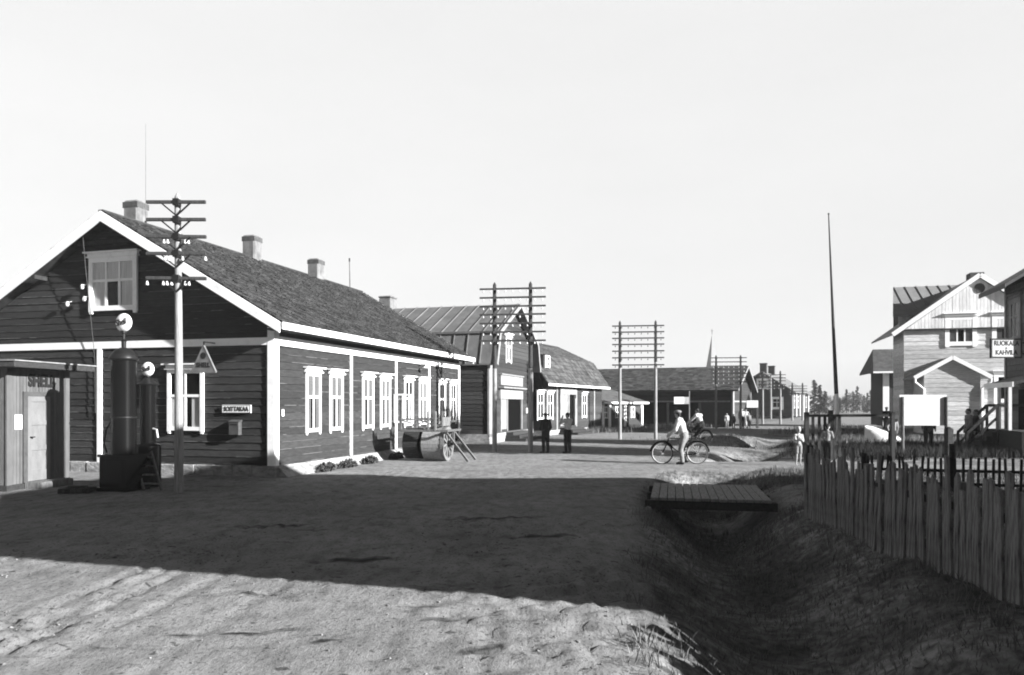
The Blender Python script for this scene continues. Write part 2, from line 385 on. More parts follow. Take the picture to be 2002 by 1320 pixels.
def turf(x, y):
    g = ss(-1.9, -.6, x-xc(y)-.35*vn(x, y, .5, 3))
    path = ss(20.9, 21.6, y)*ss(24.9, 24.2, y)
    g = g*(1-path*ss(60, 28, x))
    g = g*(1-.75*ss(13.4, 14.2, y)*ss(17.2, 16.4, y)*ss(3.6, 4.6, x)*ss(8, 6, x))
    far = ss(-.6, .8, y-np.interp(x, LX, LY)-.8*vn(x, y, .4, 5))*ss(3.5, 5, x)
    far = far*(1-ss(45, 60, x)*0)
    g = g*(1-.6*np.exp(-(((x-10.8)/2.2)**2+((y-36.8)/3.6)**2)))  # turf thinned to paler sand so the mound looks sunlit
    return np.maximum(g, far)
def hz(x, y, fine=True):
    x = np.asarray(x, float); y = np.asarray(y, float)
    d = x-xc(y); deep = .60+.25*ss(11.5, 13.5, y)*ss(19.5, 17.5, y); crossing = 1-ss(20.6, 21.4, y)*ss(25.2, 24.4, y)
    crossing = crossing*(1-ss(29.5, 30.5, y)*ss(33, 32, y)*.85)
    wd = .95+.12*np.sin(y*.9)
    z = -deep*np.exp(-(np.abs(d)/wd)**2.6)*crossing*ss(46, 36, y)
    z = z+.10*np.exp(-((d-1.9)/.7)**2)*ss(21, 19, y)
    z = z+.34*np.exp(-(((x-10.6)/2.0)**2+((y-36.5)/3.4)**2))
    t = turf(x, y); z = z+t*(.10*vn(x, y, .9, 1)+.08*vn(x, y, 2.4, 2)+.05*vn(x, y, 5.5, 4)*ss(14, 8, y))*ss(60, 20, y)
    z = z+.05*vn(x, y, .12, 9)*ss(200, 60, y)
    if fine:
        s = (1-t)*ss(26, 12, y)
        for cx, wv, dp in ((-4.25, .5, .034), (-4.02, .5, .02), (-3.72, .5, .030), (-3.2, .5, .018), (-2.5, .9, .014), (-1.05, .9, .012), (.75, 1.2, .012), (-.25, 1.2, .010)):
            e = x-cx-.06*(y-6)-.28*vn(x*0, y, .22, int(abs(cx)*100)); z = z-dp*np.exp(-(e/.05)**2)*s+.3*dp*(np.exp(-((e-.13)/.05)**2)+np.exp(-((e+.13)/.05)**2))*s*(1+2*vn(x, y, 5, 77))
            z = z+.02*np.exp(-(e/.3)**2)*vn(x, y, 7, 21)*s
        rough = .35+1.5*ss(.08, .3, vn(x, y, .55, 31))+2.4*ss(-1.4, .9, x)*ss(10, 7, y)
        z = z+s*rough*(.007*vn(x, y, 3.4, 11)+.020*vn(x, y*.7, 8, 12)+.024*vn(x, y*.7, 14, 13))
    return z
def H0(x, y): return float(hz(x, y, False))
def grow(a, b, st, k):
    o = [a]
    while o[-1] < b: o.append(o[-1]+max(st, k*abs(o[-1]-a)))
    return o
xs = np.array([-x for x in grow(7, 2500, .13, .10)][::-1]+list(np.arange(-6.9, 9.0, .075))+grow(9.0, 2500, .10, .035))
ys = np.array([-x for x in grow(0, 60, .6, .3)][::-1]+[.5, 1, 1.5, 2, 2.5, 3, 3.5]+grow(4.0, 3000, .055, .0125))
GX, GY = np.meshgrid(xs, ys); GZ = hz(GX, GY); GT = turf(GX, GY)
GA = GT.copy()                              # dung and damp earth trodden into the road, each with its own shape
for x, y, a, b, r in ((-2.15, 6.08, .42, .055, .25), (-2.62, 6.02, .16, .05, .1), (-2.55, 7.34, .16, .09, .2), (-1.45, 5.9, .2, .05, .5), (-3.6, 7.2, .1, .04, .9), (-.6, 6.5, .18, .05, .3), (-.2, 5.7, .22, .06, .6), (-1.9, 8.9, .5, .12, .15), (-.3, 12.2, .8, .16, .12), (.4, 10.5, .5, .12, .2), (-3.4, 11.4, .7, .14, .1)):
    u_ = (GX-x)*math.cos(r)+(GY-y)*math.sin(r); v_ = -(GX-x)*math.sin(r)+(GY-y)*math.cos(r)
    GA = np.maximum(GA, 1.75*(1+.5*vn(GX, GY, 9, 91))*np.exp(-((u_/a)**2+((v_+.5*b*np.sin(u_*14))/b)**2)))
nx, ny = len(xs), len(ys); vid = np.arange(nx*ny).reshape(ny, nx)
quads = np.stack([vid[:-1, :-1], vid[:-1, 1:], vid[1:, 1:], vid[1:, :-1]], -1).reshape(-1, 4)
V = np.stack([GX, GY, GZ], -1).reshape(-1, 3); qt = GT.reshape(-1)[quads].mean(1)
qx = V[quads][:, :, 0].mean(1); qy = V[quads][:, :, 1].mean(1)
isroad = (qt < .5) & (qx > -60) & (qx < 70) & (qy > -12) & (qy < 190)
for nm, sel in (('road', isroad), ('ground', ~isroad)):
    q = quads[sel]; u, inv = np.unique(q, return_inverse=True); 
    o = npmesh(nm, V[u], inv.reshape(-1, 4), M['ground']); tag(o, kind='structure')
    a = o.data.attributes.new('turf', 'FLOAT', 'POINT'); a.data.foreach_set('value', GA.reshape(-1)[u].astype(np.float32))
    o.data.polygons.foreach_set('use_smooth', np.ones(len(q), bool))

# ---------------------------------------------------------------- grass, weeds, gravel
def blades(name, pts, hgt, wid, mt, lean=.5, seg=2):
    n = len(pts); x, y = pts[:, 0], pts[:, 1]; z = hz(x, y)-.01
    h = hgt*rng.uniform(.45, 1.25, n); a = rng.uniform(0, 2*np.pi, n); ln = lean*h*rng.uniform(.1, 1, n); b = rng.uniform(0, 2*np.pi, n); wd = wid*rng.uniform(.6, 1.3, n)
    dx, dy = np.cos(a)*wd/2, np.sin(a)*wd/2; tx, ty = np.cos(b)*ln, np.sin(b)*ln
    v = np.stack([np.stack([x-dx, y-dy, z], -1), np.stack([x+dx, y+dy, z], -1), np.stack([x+dx*.7+tx*.35, y+dy*.7+ty*.35, z+h*.55], -1), np.stack([x-dx*.7+tx*.35, y-dy*.7+ty*.35, z+h*.55], -1),
                  np.stack([x+tx, y+ty, z+h], -1)], 1).reshape(-1, 3)
    k = np.arange(n)*5; f = np.concatenate([np.stack([k, k+1, k+2, k+3], -1), np.stack([k+3, k+2, k+4, k+4], -1)])
    f3 = np.concatenate([np.stack([k, k+1, k+2], -1), np.stack([k, k+2, k+3], -1), np.stack([k+3, k+2, k+4], -1)])
    return npmesh(name, v, f3, mt)
def scatter(n, x0, x1, y0, y1, keep):
    p = np.stack([rng.uniform(x0, x1, n), rng.uniform(y0, y1, n)], -1); return p[rng.random(n) < keep(p[:, 0], p[:, 1])]
p1 = scatter(70000, 0.2, 9, 3.5, 22, lambda x, y: np.clip(turf(x, y)*1.3-.3+.6*vn(x, y, 1.3, 41), 0, 1)*np.where(x < xc(y)-.2, .75, 1)*(1-.85*ss(13.6, 14.2, y)*ss(17, 16.4, y)*ss(4, 4.6, x)))
cl = scatter(420, 0.6, 8.5, 4.2, 20.5, lambda x, y: turf(x, y)*(1-.9*ss(13.6, 14.2, y)*ss(17, 16.4, y)*ss(4, 4.6, x))*(.35+.65*np.exp(-((x-np.interp(y, [2, 7.4, 12.3, 30], [4.0, 4.22, 4.55, 6]))/.35)**2)+.5*np.exp(-((x-xc(y)+1.15)/.35)**2)))
p7 = (np.repeat(cl, 34, 0)+np.clip(rng.normal(size=(len(cl)*34, 2)), -2, 2)*np.repeat(rng.uniform(.04, .13, len(cl)), 34)[:, None])
tag(blades('grass_tufts', p7, .17, .009, M['drygrass'], .8), kind='stuff')
tag(blades('ditch_grass', p1, .085, .010, M['grass'], .9), kind='stuff')
p6 = scatter(46000, 7.5, 26, 25.2, 33, lambda x, y: ss(-.2, 1.5, x-xc(y)-1.2)*ss(25.0, 26.2, y)*(.4+.6*ss(-.2, .2, vn(x, y, .5, 43)))*ss(33.5, 31.5, y+vn(x, y, .4, 51)*1.5))
tag(blades('shade_yard_grass', p6, .34, .022, M['shadegrass'], .6), kind='stuff')
p2 = scatter(60000, 7.5, 34, 25.2, 52, lambda x, y: ss(-.2, 1.5, x-xc(y)-1.2)*(.35+.65*ss(-.2, .2, vn(x, y, .5, 43)))*ss(31, 33, y))
tag(blades('yard_grass', p2, .36, .022, M['drygrass'], .6), kind='stuff')
p3 = scatter(16000, 3.5, 26, 46, 66, lambda x, y: turf(x, y)*(y < np.interp(x, LX, LY)+6)*(.3+.7*ss(-.2, .2, vn(x, y, .6, 44))))
tag(blades('roadside_weeds', p3, .42, .03, M['drygrass'], .6), kind='stuff')
p4 = scatter(15000, 5.5, 15, 25.5, 46, lambda x, y: np.exp(-(((x-10.6)/2.4)**2+((y-36.5)/4)**2)))
tag(blades('mound_grass', p4, .16, .02, M['drygrass'], .9), kind='stuff')
p5 = scatter(26000, 4.4, 15, 10, 21.2, lambda x, y: ss(.3, .8, x-np.interp(y, [2, 7.4, 12.3, 30], [4.2, 4.42, 4.75, 6]))*.8*ss(21.2, 20.4, y)*(1-.9*ss(13.6, 14.2, y)*ss(17, 16.4, y)*ss(6.6, 6, x)))
tag(blades('yard_verge_grass', p5, .14, .012, M['grass'], .8), kind='stuff')
n = 5200
g = scatter(n*2, -7, 3, 4.6, 17, lambda x, y: (1-turf(x, y))*np.clip(.22+1.2*ss(0, .3, vn(x, y, .55, 31))+.8*ss(-1.2, .8, x)*ss(10, 7, y), 0, 1)*ss(17, 6, y))
n = len(g); ico = np.array([(1, 0, 0), (-1, 0, 0), (0, 1, 0), (0, -1, 0), (0, 0, 1), (0, 0, -1)], float); icf = np.array([(0,2,4),(2,1,4),(1,3,4),(3,0,4),(2,0,5),(1,2,5),(3,1,5),(0,3,5)])
sz = .005+.014*rng.random(n)**5; an = rng.uniform(0, 6.28, n)
loc = ico[None]*rng.uniform(.6, 1.3, (n, 6, 1))*sz[:, None, None]*np.array([1.2, .9, .7])
rx = loc[..., 0]*np.cos(an)[:, None]-loc[..., 1]*np.sin(an)[:, None]; ry = loc[..., 0]*np.sin(an)[:, None]+loc[..., 1]*np.cos(an)[:, None]
gv = np.stack([rx+g[:, 0, None], ry+g[:, 1, None], loc[..., 2]+hz(g[:, 0], g[:, 1])[:, None]+sz[:, None]*.25], -1).reshape(-1, 3)
gf = (icf[None]+np.arange(n)[:, None, None]*6).reshape(-1, 3)
M['gravel'] = mat('loose gravel', .20, .08, 3, rough=.95, island=.5)
tag(npmesh('gravel', gv, gf, M['gravel']), kind='stuff')
for i, (px, py, Y, r, lb) in enumerate([(1798, 1222, 5.9, .07, 'pale angular stone on the grassy bank below the picket fence'), (1596, 1254, 5.8, .085, 'flat pale slab of wood-like stone lying in the bottom of the ditch'),
        (1250, 1146, 7.6, .035, 'small white stone on the shaded road beside the ditch edge'), (1268, 985, 14.0, .07, 'pale stone at the near left corner of the plank bridge'),
        (1597, 1153, 7.2, .05, 'small white stone halfway up the ditch bank'), (1790, 1271, 5.5, .03, 'tiny bright pebble low on the right ditch bank')]):
    m_ = MB(); m_.ell((0, 0, 0), (r, r*.7, r*.5), 9, 6); x = X_(px, Y)
    m_.v = [(a+random.uniform(-.18, .18)*r, b+random.uniform(-.18, .18)*r, c+random.uniform(-.12, .12)*r) for a, b, c in m_.v]
    o = m_.build('stone', M['rock']); o.location = (x, Y, H0(x, Y)+r*.32); o.rotation_euler.z = i*1.3; tag(o, lb, 'stone', 'loose stones by the ditch')
# ---------------------------------------------------------------- buildings
TA = 15.5; RZ = R(90-TA); U = Vector((math.sin(R(TA)), math.cos(R(TA)), 0)); VV = Vector((-math.cos(R(TA)), math.sin(R(TA)), 0))
def along(o, px, u=U):                    # distance along a street front to a photo column
    r = (px-1001)/F; return (r*o[1]-o[0])/(u[0]-r*u[1])

# --- the long log house with the shingled roof
C0 = Vector((-6.07, 19.28, 0))
hs = thing('log_house', C0, RZ, 'long dark log house with white trim, shingled roof and three chimneys', 'house')
LEN, HWD, FT, WT = 14.09, 4.9, .28, 3.62
AP = 6.97; SL = (AP-3.87)/5.4             # apex height, slope
ztop = lambda a: AP-SL*abs(a-HWD)-.16      # underside of roof over the end wall
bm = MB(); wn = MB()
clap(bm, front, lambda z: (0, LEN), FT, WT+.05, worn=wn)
def gext(z):
    hw = (AP-.16-z)/SL; return (max(0, HWD-hw), min(2*HWD, HWD+hw)) if z > WT else (0, 2*HWD)
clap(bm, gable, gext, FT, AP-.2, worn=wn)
bm.box((0.1, 2*HWD, FT), (LEN, 2*HWD+.1, WT)); bm.box((LEN-.1, .1, FT), (LEN-.002, 2*HWD, WT))
bm.add([(LEN, 0, WT), (LEN, 2*HWD, WT), (LEN, HWD, AP-.2)], [(0, 1, 2)])
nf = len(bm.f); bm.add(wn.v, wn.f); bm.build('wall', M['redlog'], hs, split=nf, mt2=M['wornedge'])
fd = MB(); n = 26
def fbox(f, a0, a1, d):
    k = max(1, int((a1-a0)/.55))
    for i in range(k):
        b0 = a0+(a1-a0)*i/k; b1 = a0+(a1-a0)*(i+1)/k; e = random.uniform(0, .03)
        fd.box((b0+.004, -.2, -.25), (b1-.004, d+e, FT-random.uniform(.004, .02)), f)
fbox(front, -.1, LEN, .09); fbox(gable, .0, 2*HWD, .09); fd.build('foundation', M['stone'], hs, bevel=.02)
bk = MB()                                   # sloping bank of plaster and earth against the street front
bk.add([(0.05, -.09, .26), (7.5, -.09, .26), (7.5, -.32, -.05), (0.05, -.42, -.05), (7.5, -.09, -.05), (.05, -.09, -.05)], [(0,1,2,3),(1,4,2),(0,3,5)])
bk.build('foundation_bank', M['stone'], hs)
tr = MB()
posts = [along(C0, p) for p in (685, 773, 838)]
def tbx(f, a0, a1, z0, z1, d=.045): tr.box((a0, -.02, z0), (a1, d, z1), f)
tbx(front, -.03, .17, FT-.02, WT+.3, .05); tbx(gable, -.05, .15, FT-.02, WT+.22, .052)
for p in posts: tbx(front, p-.06, p+.06, FT, WT-.26)
tbx(front, LEN-.14, LEN, FT, WT-.26, .05)
tbx(front, .17, LEN, WT-.26, WT-.03, .047)
tbx(gable, .15, 2*HWD, WT-.26, WT-.07, .047); tbx(gable, 5.32, 5.47, FT-.05, WT-.26)
tr.build('trim_board', M['white'], hs)
fz = MB(); clap(fz, front, lambda z: (.17, LEN), WT-.03, WT+.28, .15, .01); fz.build('frieze', M['redlog2'], hs)
# roof
OV, OG = .5, .5
rs = MB()
up1 = Vector((0, 1, SL)).normalized(); ridge = (-OG, HWD, AP); e1 = (-OG, -OV, AP-SL*(HWD+OV)); e2 = (-OG, 2*HWD+OV, AP-SL*(HWD+OV))
lu = math.hypot(HWD+OV, SL*(HWD+OV)); la = LEN+2*OG
tk = .10
for sgn in (-1, 1):
    y0 = HWD+sgn*(HWD+OV); z0 = AP-SL*(HWD+OV)
    vs = [(-OG, y0, z0-.02), (LEN+OG, y0, z0-.02), (LEN+OG, HWD, AP-.02), (-OG, HWD, AP-.02), (-OG, y0, z0-tk), (LEN+OG, y0, z0-tk), (LEN+OG, HWD, AP-tk), (-OG, HWD, AP-tk)]
    rs.add(vs, [(0,1,2,3),(4,5,6,7),(0,1,5,4),(0,3,7,4),(1,2,6,5)])
shingle_slope(rs, (-OG, -OV-.05, z0), (1, 0, 0), up1, la, lu+.05)
shingle_slope(rs, (-OG, 2*HWD+OV, z0), (1, 0, 0), Vector((0, -1, SL)).normalized(), la, lu, row=.5, wd=.5)
rs.beam((-OG, HWD, AP+.02), (LEN+OG, HWD, AP+.02), .16, .05)
roof = rs.build('roof', M['shingle'], hs)
bb = MB()
for sgn in (-1, 1):
    y0 = HWD+sgn*(HWD+OV)
    for x in (-OG-.03, LEN+OG):
        s_ = Vector((0, sgn, -SL)).normalized(); dz = Vector((0, 0, -.02))
        a = Vector((x, HWD, AP+.01)); b_ = Vector((x, y0, z0+.01)); dn = Vector((0, 0, -.27))
        bb.add([a, b_, b_+dn, a+dn, a+Vector((.035, 0, 0)), b_+Vector((.035, 0, 0)), b_+dn+Vector((.035, 0, 0)), a+dn+Vector((.035, 0, 0))], [(0,1,2,3),(4,5,6,7),(0,1,5,4),(1,2,6,5),(2,3,7,6),(3,0,4,7)])
    if sgn < 0: bb.box((-OG+.006, -OV-.075, z0-.17), (LEN+OG-.002, -OV-.045, z0+.0))
bb.build('bargeboard', M['white'], roof)
sf = MB(); sf.box((-OG+.05, -OV+.0, z0-.16), (LEN+OG-.05, 0.0, z0-.13)); sf.build('soffit', M['darkwood'], roof)
tie = MB(); tie.beam((-.2, HWD-1.05, AP-.75), (-.2, HWD+1.05, AP-.75), .08, .1); tie.build('gable_beam', M['darkwood'], hs)
for y in (-.1, HWD*.52, HWD*1.48, 2*HWD+.1):
    z = AP-SL*abs(y-HWD)-.27; tie = MB(); tie.beam((-.42, y, z), (.1, y, z), .11, .11); tie.build('purlin_end', M['darkwood'], hs)
for a, wv, top, yy in ((1.2, .46, AP+.72, HWD+.40), (6.3, .48, AP+.80, HWD+.05), (10.75, .52, AP+.80, HWD+.10)):
    c = MB(); c.box((a-wv/2, yy-.25, AP-1.1), (a+wv/2, yy+.25, top)); co = c.build('chimney', M['plaster'], roof, bevel=.05)
    k = MB(); k.box((a-wv/2-.004, yy-.254, top-.22), (a+wv/2+.004, yy+.254, top-.055)); k.box((a-wv/2+.10, yy-.14, top-.05), (a+wv/2-.10, yy+.14, top+.01)); k.build('sooty_rim', M['soot'], co)
for px, cur in ((610, 2), (655, 2), (717, 2), (751, 2), (797, 0), (825, 2), (862, 0), (884, 0)):
    window(hs, front, along(C0, px), .80, 1.05, 2.72, 2, .60, True, cur)
# two opened sashes beside the second pair and the bright boards by the door
for px, wd_ in ((767, .42), (783, .40)):
    a = along(C0, px); s = MB(); q = (a, -.05, 0)
    for (y0, y1, z0_, z1_) in ((.05, .09, 1.2, 2.2), (.38, .42, 1.2, 2.2), (.09, .38, 1.2, 1.25), (.09, .38, 2.15, 2.2)):
        s.box((a, -y1, z0_), (a+.035, -y0, z1_))
    so_ = s.build('open_sash', M['white'], hs); g_ = MB(); g_.box((a+.015, -.38, 1.25), (a+.018, -.09, 2.15)); g_.build('pane', M['glass'], so_)
gw = 4.92
window(hs, gable, gw-.0, 1.58, 4.36, 5.84, 3, .58, True, 2, 'lace', fw=.13, d=.07)
g2 = [(C0[1]*((p-1001)/F)-C0[0])/(VV[0]-((p-1001)/F)*VV[1]) for p in (367, 430)]
window(hs, gable, g2[0]+.03, 1.12, 1.12, 2.76, 2, .58, True, 1, 'lace', fw=.10, d=.06)
bx = MB()
cable = MB(); cable.tube([(-.36, 5.62, AP-.62), (-.30, 5.60, 5.6), (-.12, 5.5, WT-.2), (-.08, 5.5, 3.0), (-.08, 5.48, 1.6)], .008, 5)
o = cable.build('cable', M['midgrey']); o.parent = None; o.location = C0; o.rotation_euler.z = RZ; tag(o, 'thin pale wire hanging down the gable of the log house past the attic window', 'cable')
bl = MB()
for s_, z in ((5.85, 5.05), (5.78, 4.72), (6.35, 4.6)):
    bl.lathe([(.02, .07), (.045, .03), (.05, -.02), (.03, -.06)], 8, (-.16, s_, z)); bl.beam((-.16, s_, z+.05), (.0, s_, z+.09), .015, .015)
bl.build('insulator', M['porcelain'], hs)

# --- phone sign, letter box, number plate on the log house
def onwall(name, f, a, d, z, label, cat, group=None):
    o = thing(name, C0 + Matrix.Rotation(RZ, 3, 'Z') @ Vector(f(a, d, z)), RZ, label, cat, group); return o
g3 = [(C0[1]*((p-1001)/F)-C0[0])/(VV[0]-((p-1001)/F)*VV[1]) for p in (464.5, 395)]
t = onwall('phone_sign', gable, g3[0], .03, 1.72, 'white enamel sign with black capitals on the log gable wall above the letter box', 'sign')
m_ = MB(); m_.box((-.03, -.44, -.105), (0, .44, .105)); m_.build('sign_plate', M['white'], t, bevel=.01)
m_ = MB()
for (y0, y1, z0_, z1_) in ((-.425, .425, .088, .098), (-.425, .425, -.098, -.088), (-.425, -.415, -.088, .088), (.415, .425, -.088, .088)): m_.box((-.034, y0, z0_), (-.02, y1, z1_))
m_.build('sign_border', M['ink'], t)
text('lettering', 'SOITTAKAA', .165, M['ink'], t, TM((0,-1,0), (0,0,1), (-1,0,0), (-.033, 0, -.002)), sx=.82, bold=.004)
t = onwall('letter_box', gable, g3[0]+.0, .03, 1.25, 'dark grey letter box on the gable wall below the white phone sign', 'letter box')
m_ = MB(); m_.box((-.14, -.15, -.2), (0, .15, .14)); m_.add([(-.16, -.17, .14), (-.16, .17, .14), (0, .17, .2), (0, -.17, .2), (0, -.17, .14), (0, .17, .14)], [(0,1,2,3),(0,3,4),(1,2,5),(2,3,4,5),(0,1,5,4)]); m_.build('box_body', M['midgrey'], t, bevel=.01)
m_ = MB(); m_.box((-.146, -.1, .06), (-.138, .1, .08)); m_.build('slot', M['void'], t)
t = onwall('number_plate', front, .36, .02, 1.62, 'small white plate on the log house front just round its white corner board', 'plate')
m_ = MB(); m_.box((-.045, -.03, -.09), (.045, 0, .09)); m_.build('plate_face', M['white'], t, bevel=.008)
m_ = MB(); m_.box((-.03, -.034, -.002), (.03, -.028, .004)); m_.build('plate_screw_strip', M['midgrey'], t)
t = onwall('wall_lamp', front, along(C0, 818), .02, 3.18, 'small white lamp shade on a bracket above the windows of the log house front', 'lamp')
m_ = MB(); m_.lathe([(.03, .02), (.05, -.02), (.14, -.09), (.145, -.10)], 12, (0, -.3, .12)); m_.build('lamp_shade', M['white'], t)
m_ = MB(); m_.tube([(0, 0, .1), (0, -.15, .19), (0, -.3, .14)], .014, 6); m_.build('bracket', M['iron'], t)
# triangular hanging sign
t = onwall('triangle_sign', gable, g3[1]-.42, .45, 2.98, 'dark triangular hanging sign with light lettering above the ground floor gable window', 'sign')
m_ = MB(); m_.prism([(0, .36), (-.36, -.32), (.36, -.32)], lambda p: (0, p[0], p[1]), lambda p: (-.045, p[0], p[1])); m_.build('sign_panel', M['signgrey'], t)
m_ = MB(); e_ = [((0, .36), (-.36, -.32)), ((-.36, -.32), (.36, -.32)), ((.36, -.32), (0, .36))]
for p, q in e_: m_.beam((-.022, p[0], p[1]), (-.022, q[0], q[1]), .055, .03)
m_.build('sign_frame', M['signgrey'], t)
m_ = MB(); m_.v = []; m_.add([(-.05, .085*math.cos(i*.5236), .10+.085*math.sin(i*.5236)) for i in range(12)], [tuple(range(12))]); m_.build('disc', M['ink'], t)
text('lettering', 'SHELL', .17, M['ink'], t, TM((0,-1,0), (0,0,1), (-1,0,0), (-.048, 0, -.14)), sx=.9, bold=.005)
m_ = MB(); m_.beam((-.02, 0, .36), (-.02, 0, .46), .03, .03); m_.beam((-.02, 0, .45), (.46, 0, .45), .03, .03); m_.build('bracket', M['iron'], t)

# --- gambrel shop with tin roof
C2 = Vector((-1.09, 35.1, 0)); sh = thing('gambrel_shop', C2, RZ, 'tall dark gambrel shop with seamed tin roof and open black doorway', 'shop')
W2 = 8.35; APX = 7.0; KN = (.42, 5.25); EV = (-.12, 3.72); DP = 9.0
prof = [(EV[0], EV[1]), KN, (W2/2, APX), (W2-KN[0], KN[1]), (W2-EV[0], EV[1])]
def ext2(z):
    if z < EV[1]: return (0, W2)
    if z < KN[1]: a = max(0, EV[0]+(KN[0]-EV[0])*(z-EV[1])/(KN[1]-EV[1])+.05)
    else: a = KN[0]+(W2/2-KN[0])*(z-KN[1])/(APX-KN[1])+.06
    return (a, W2-a) if a < W2/2 else (W2/2, W2/2)
b_ = MB(); clap(b_, front, ext2, .45, APX-.1, .2)
clap(b_, lambda a, d, z: (-d, a, z), lambda z: (0, DP), .45, EV[1]+.2, .2)
b_.box((W2-.1, .1, .45), (W2-.002, DP, EV[1])); b_.build('wall', M['redlog2'], sh)
b_ = MB(); b_.box((-.06, -.06, -.3), (W2+.06, DP, .446)); b_.build('foundation', M['stone'], sh)
rf = MB()
for i in range(4):
    (a0, z0_), (a1, z1_) = prof[i], prof[i+1]
    vs = [(a0, -.45, z0_), (a0, DP, z0_), (a1, DP, z1_), (a1, -.45, z1_), (a0, -.45, z0_-.07), (a0, DP, z0_-.07), (a1, DP, z1_-.07), (a1, -.45, z1_-.07)]
    rf.add(vs, [(0,1,2,3),(4,5,6,7),(0,3,7,4),(1,2,6,5),(0,1,5,4)])
    nn = Vector((-(z1_-z0_), 0, a1-a0)).normalized()
    for k in range(14):
        y = -.3+k*.7; rf.beam(Vector((a0, y, z0_))+nn*.02, Vector((a1, y, z1_))+nn*.02, .035, .05, up=nn)
rf.beam((KN[0]-.05, -.5, KN[1]-.02), (KN[0]-.05, DP, KN[1]-.02), .12, .1)
r2 = rf.build('roof', M['tin'], sh)
bb = MB()
for i in range(4):
    (a0, z0_), (a1, z1_) = prof[i], prof[i+1]; bb.beam((a0, -.47, z0_-.06), (a1, -.47, z1_-.06), .04, .20, up=(0, 0, 1) if i in (1, 2) else (1, 0, 0))
bb.build('bargeboard', M['dimwhite'], r2)
c = MB(); y = 7.0; c.box((W2/2-.4, y-.35, APX-.6), (W2/2+.4, y+.35, APX+.55)); c.box((W2/2-.43, y-.38, APX+.55), (W2/2+.43, y+.38, APX+.66)); c.build('chimney', M['plaster'], r2, bevel=.04)
for a_, b_2 in (((-.06, -.03, .3), (.5, .06, 3.66)), ((W2-.3, -.02, .3), (W2+.04, .05, 3.66))): tr = MB(); tr.box(a_, b_2, front); tr.build('corner_board', M['dimwhite'], sh)
window(sh, front, along(C2, 992)+.1, 1.0, 3.95, 5.25, 2, .62, True, 0)
a0, a1 = along(C2, 976), along(C2, 1018)
s_ = MB(); s_.box((a0, .02, 2.78), (a1+.1, .10, 3.28), front); s_.box((a0-.05, .02, 3.28), (a1+.15, .16, 3.34), front); s_.build('signboard', M['dimwhite'], sh)
a0, a1, a2 = along(C2, 976), along(C2, 990), along(C2, 1017)
d_ = MB(); d_.box((a0, .012, .5), (a0+.12, .09, 2.1), front); d_.box((a1-.14, .012, .5), (a1, .09, 2.1), front); d_.box((a2, .012, .5), (a2+.14, .09, 2.1), front)
d_.box((a0-.1, .012, 2.1), (a2+.2, .11, 2.62), front); d_.box((a0-.2, .012, 2.62), (a2+.35, .3, 2.70), front)
do = d_.build('door_frame', M['dimwhite'], sh)
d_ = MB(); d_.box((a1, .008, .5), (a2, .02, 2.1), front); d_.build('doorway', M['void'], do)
d_ = MB(); d_.box((a0+.12, .01, .6), (a1-.14, .05, 2.08), front); d_.build('door_leaf', M['dimwhite'], do)
d_ = MB()
for k in range(3): d_.box((a1-.5+.12*k, -1.15+.36*k, -.1), (a2+.5-.12*k, -.01, .14+.15*k))
d_.build('steps', M['darkwood'], sh)
d_ = MB(); aa = along(C2, 1029); d_.box((aa-.12, .02, 1.35), (aa+.12, .04, 1.62), front); d_.build('notice', M['white'], sh)
# --- low gambrel cottage
U3 = Vector((math.sin(R(25)), math.cos(R(25)), 0)); C3 = Vector((1.78, 43.7, 0)); RZ3 = R(65)
ct = thing('low_cottage', C3, RZ3, 'low dark gambrel cottage with shingled roof and a small dormer', 'house')
L3 = 10.8; p3 = [(-.45, 3.05), (.75, 4.75), (3.55, 6.05), (6.35, 4.75), (7.5, 3.05)]
b_ = MB(); clap(b_, front, lambda z: (0, L3), .3, 3.25, .2); b_.box((L3-.1, .1, .3), (L3-.002, 7.0, 3.2)); b_.box((0, .1, .3), (.1, 7, 3.2))
for x in (0, L3-.05): b_.prism(p3, lambda p: (x, max(0, p[0]), p[1]-.12), lambda p: (x+.05, max(0, p[0]), p[1]-.12))
b_.build('wall', M['redlog2'], ct)
b_ = MB(); b_.box((-.05, -.05, -.3), (L3+.05, 7, .297)); b_.build('foundation', M['stone'], ct)
rf = MB()
for i in range(4):
    (y0, z0_), (y1, z1_) = p3[i], p3[i+1]
    rf.add([(-.3, y0, z0_), (L3+.4, y0, z0_), (L3+.4, y1, z1_), (-.3, y1, z1_), (-.3, y0, z0_-.1), (L3+.4, y0, z0_-.1), (L3+.4, y1, z1_-.1), (-.3, y1, z1_-.1)], [(0,1,2,3),(4,5,6,7),(0,1,5,4),(0,3,7,4),(1,2,6,5)])
    if i < 2:
        d = Vector((0, y1-y0, z1_-z0_)); shingle_slope(rf, (-.3, y0, z0_), (1, 0, 0), d.normalized(), L3+.7, d.length, .3, .25)
r3 = rf.build('roof', M['shingle2'], ct)
bb = MB(); bb.box((-.3, -.5, 2.9), (L3+.4, -.46, 3.03)); bb.build('eaves_board', M['white'], r3)
dm = MB(); ad = along(C3, 1072, U3); dm.box((ad-.45, .1, 3.9), (ad+.45, 1.2, 4.75)); dm.add([(ad-.55, .0, 4.75), (ad+.55, .0, 4.75), (ad+.55, 1.6, 5.15), (ad-.55, 1.6, 5.15)], [(0,1,2,3)]); do = dm.build('dormer', M['shingle2'], r3)
wmb = window(ct, lambda a, d, z: (a, .1-d, z), ad, .7, 3.98, 4.7, 2, .5, False, 0, apron=0)
tr = MB()
for px in (1088, 1126, 1161): a = along(C3, px, U3); tr.box((a-.1, -.02, .3), (a+.1, .05, 3.0), front)
tr.build('trim_board', M['dimwhite'], ct)
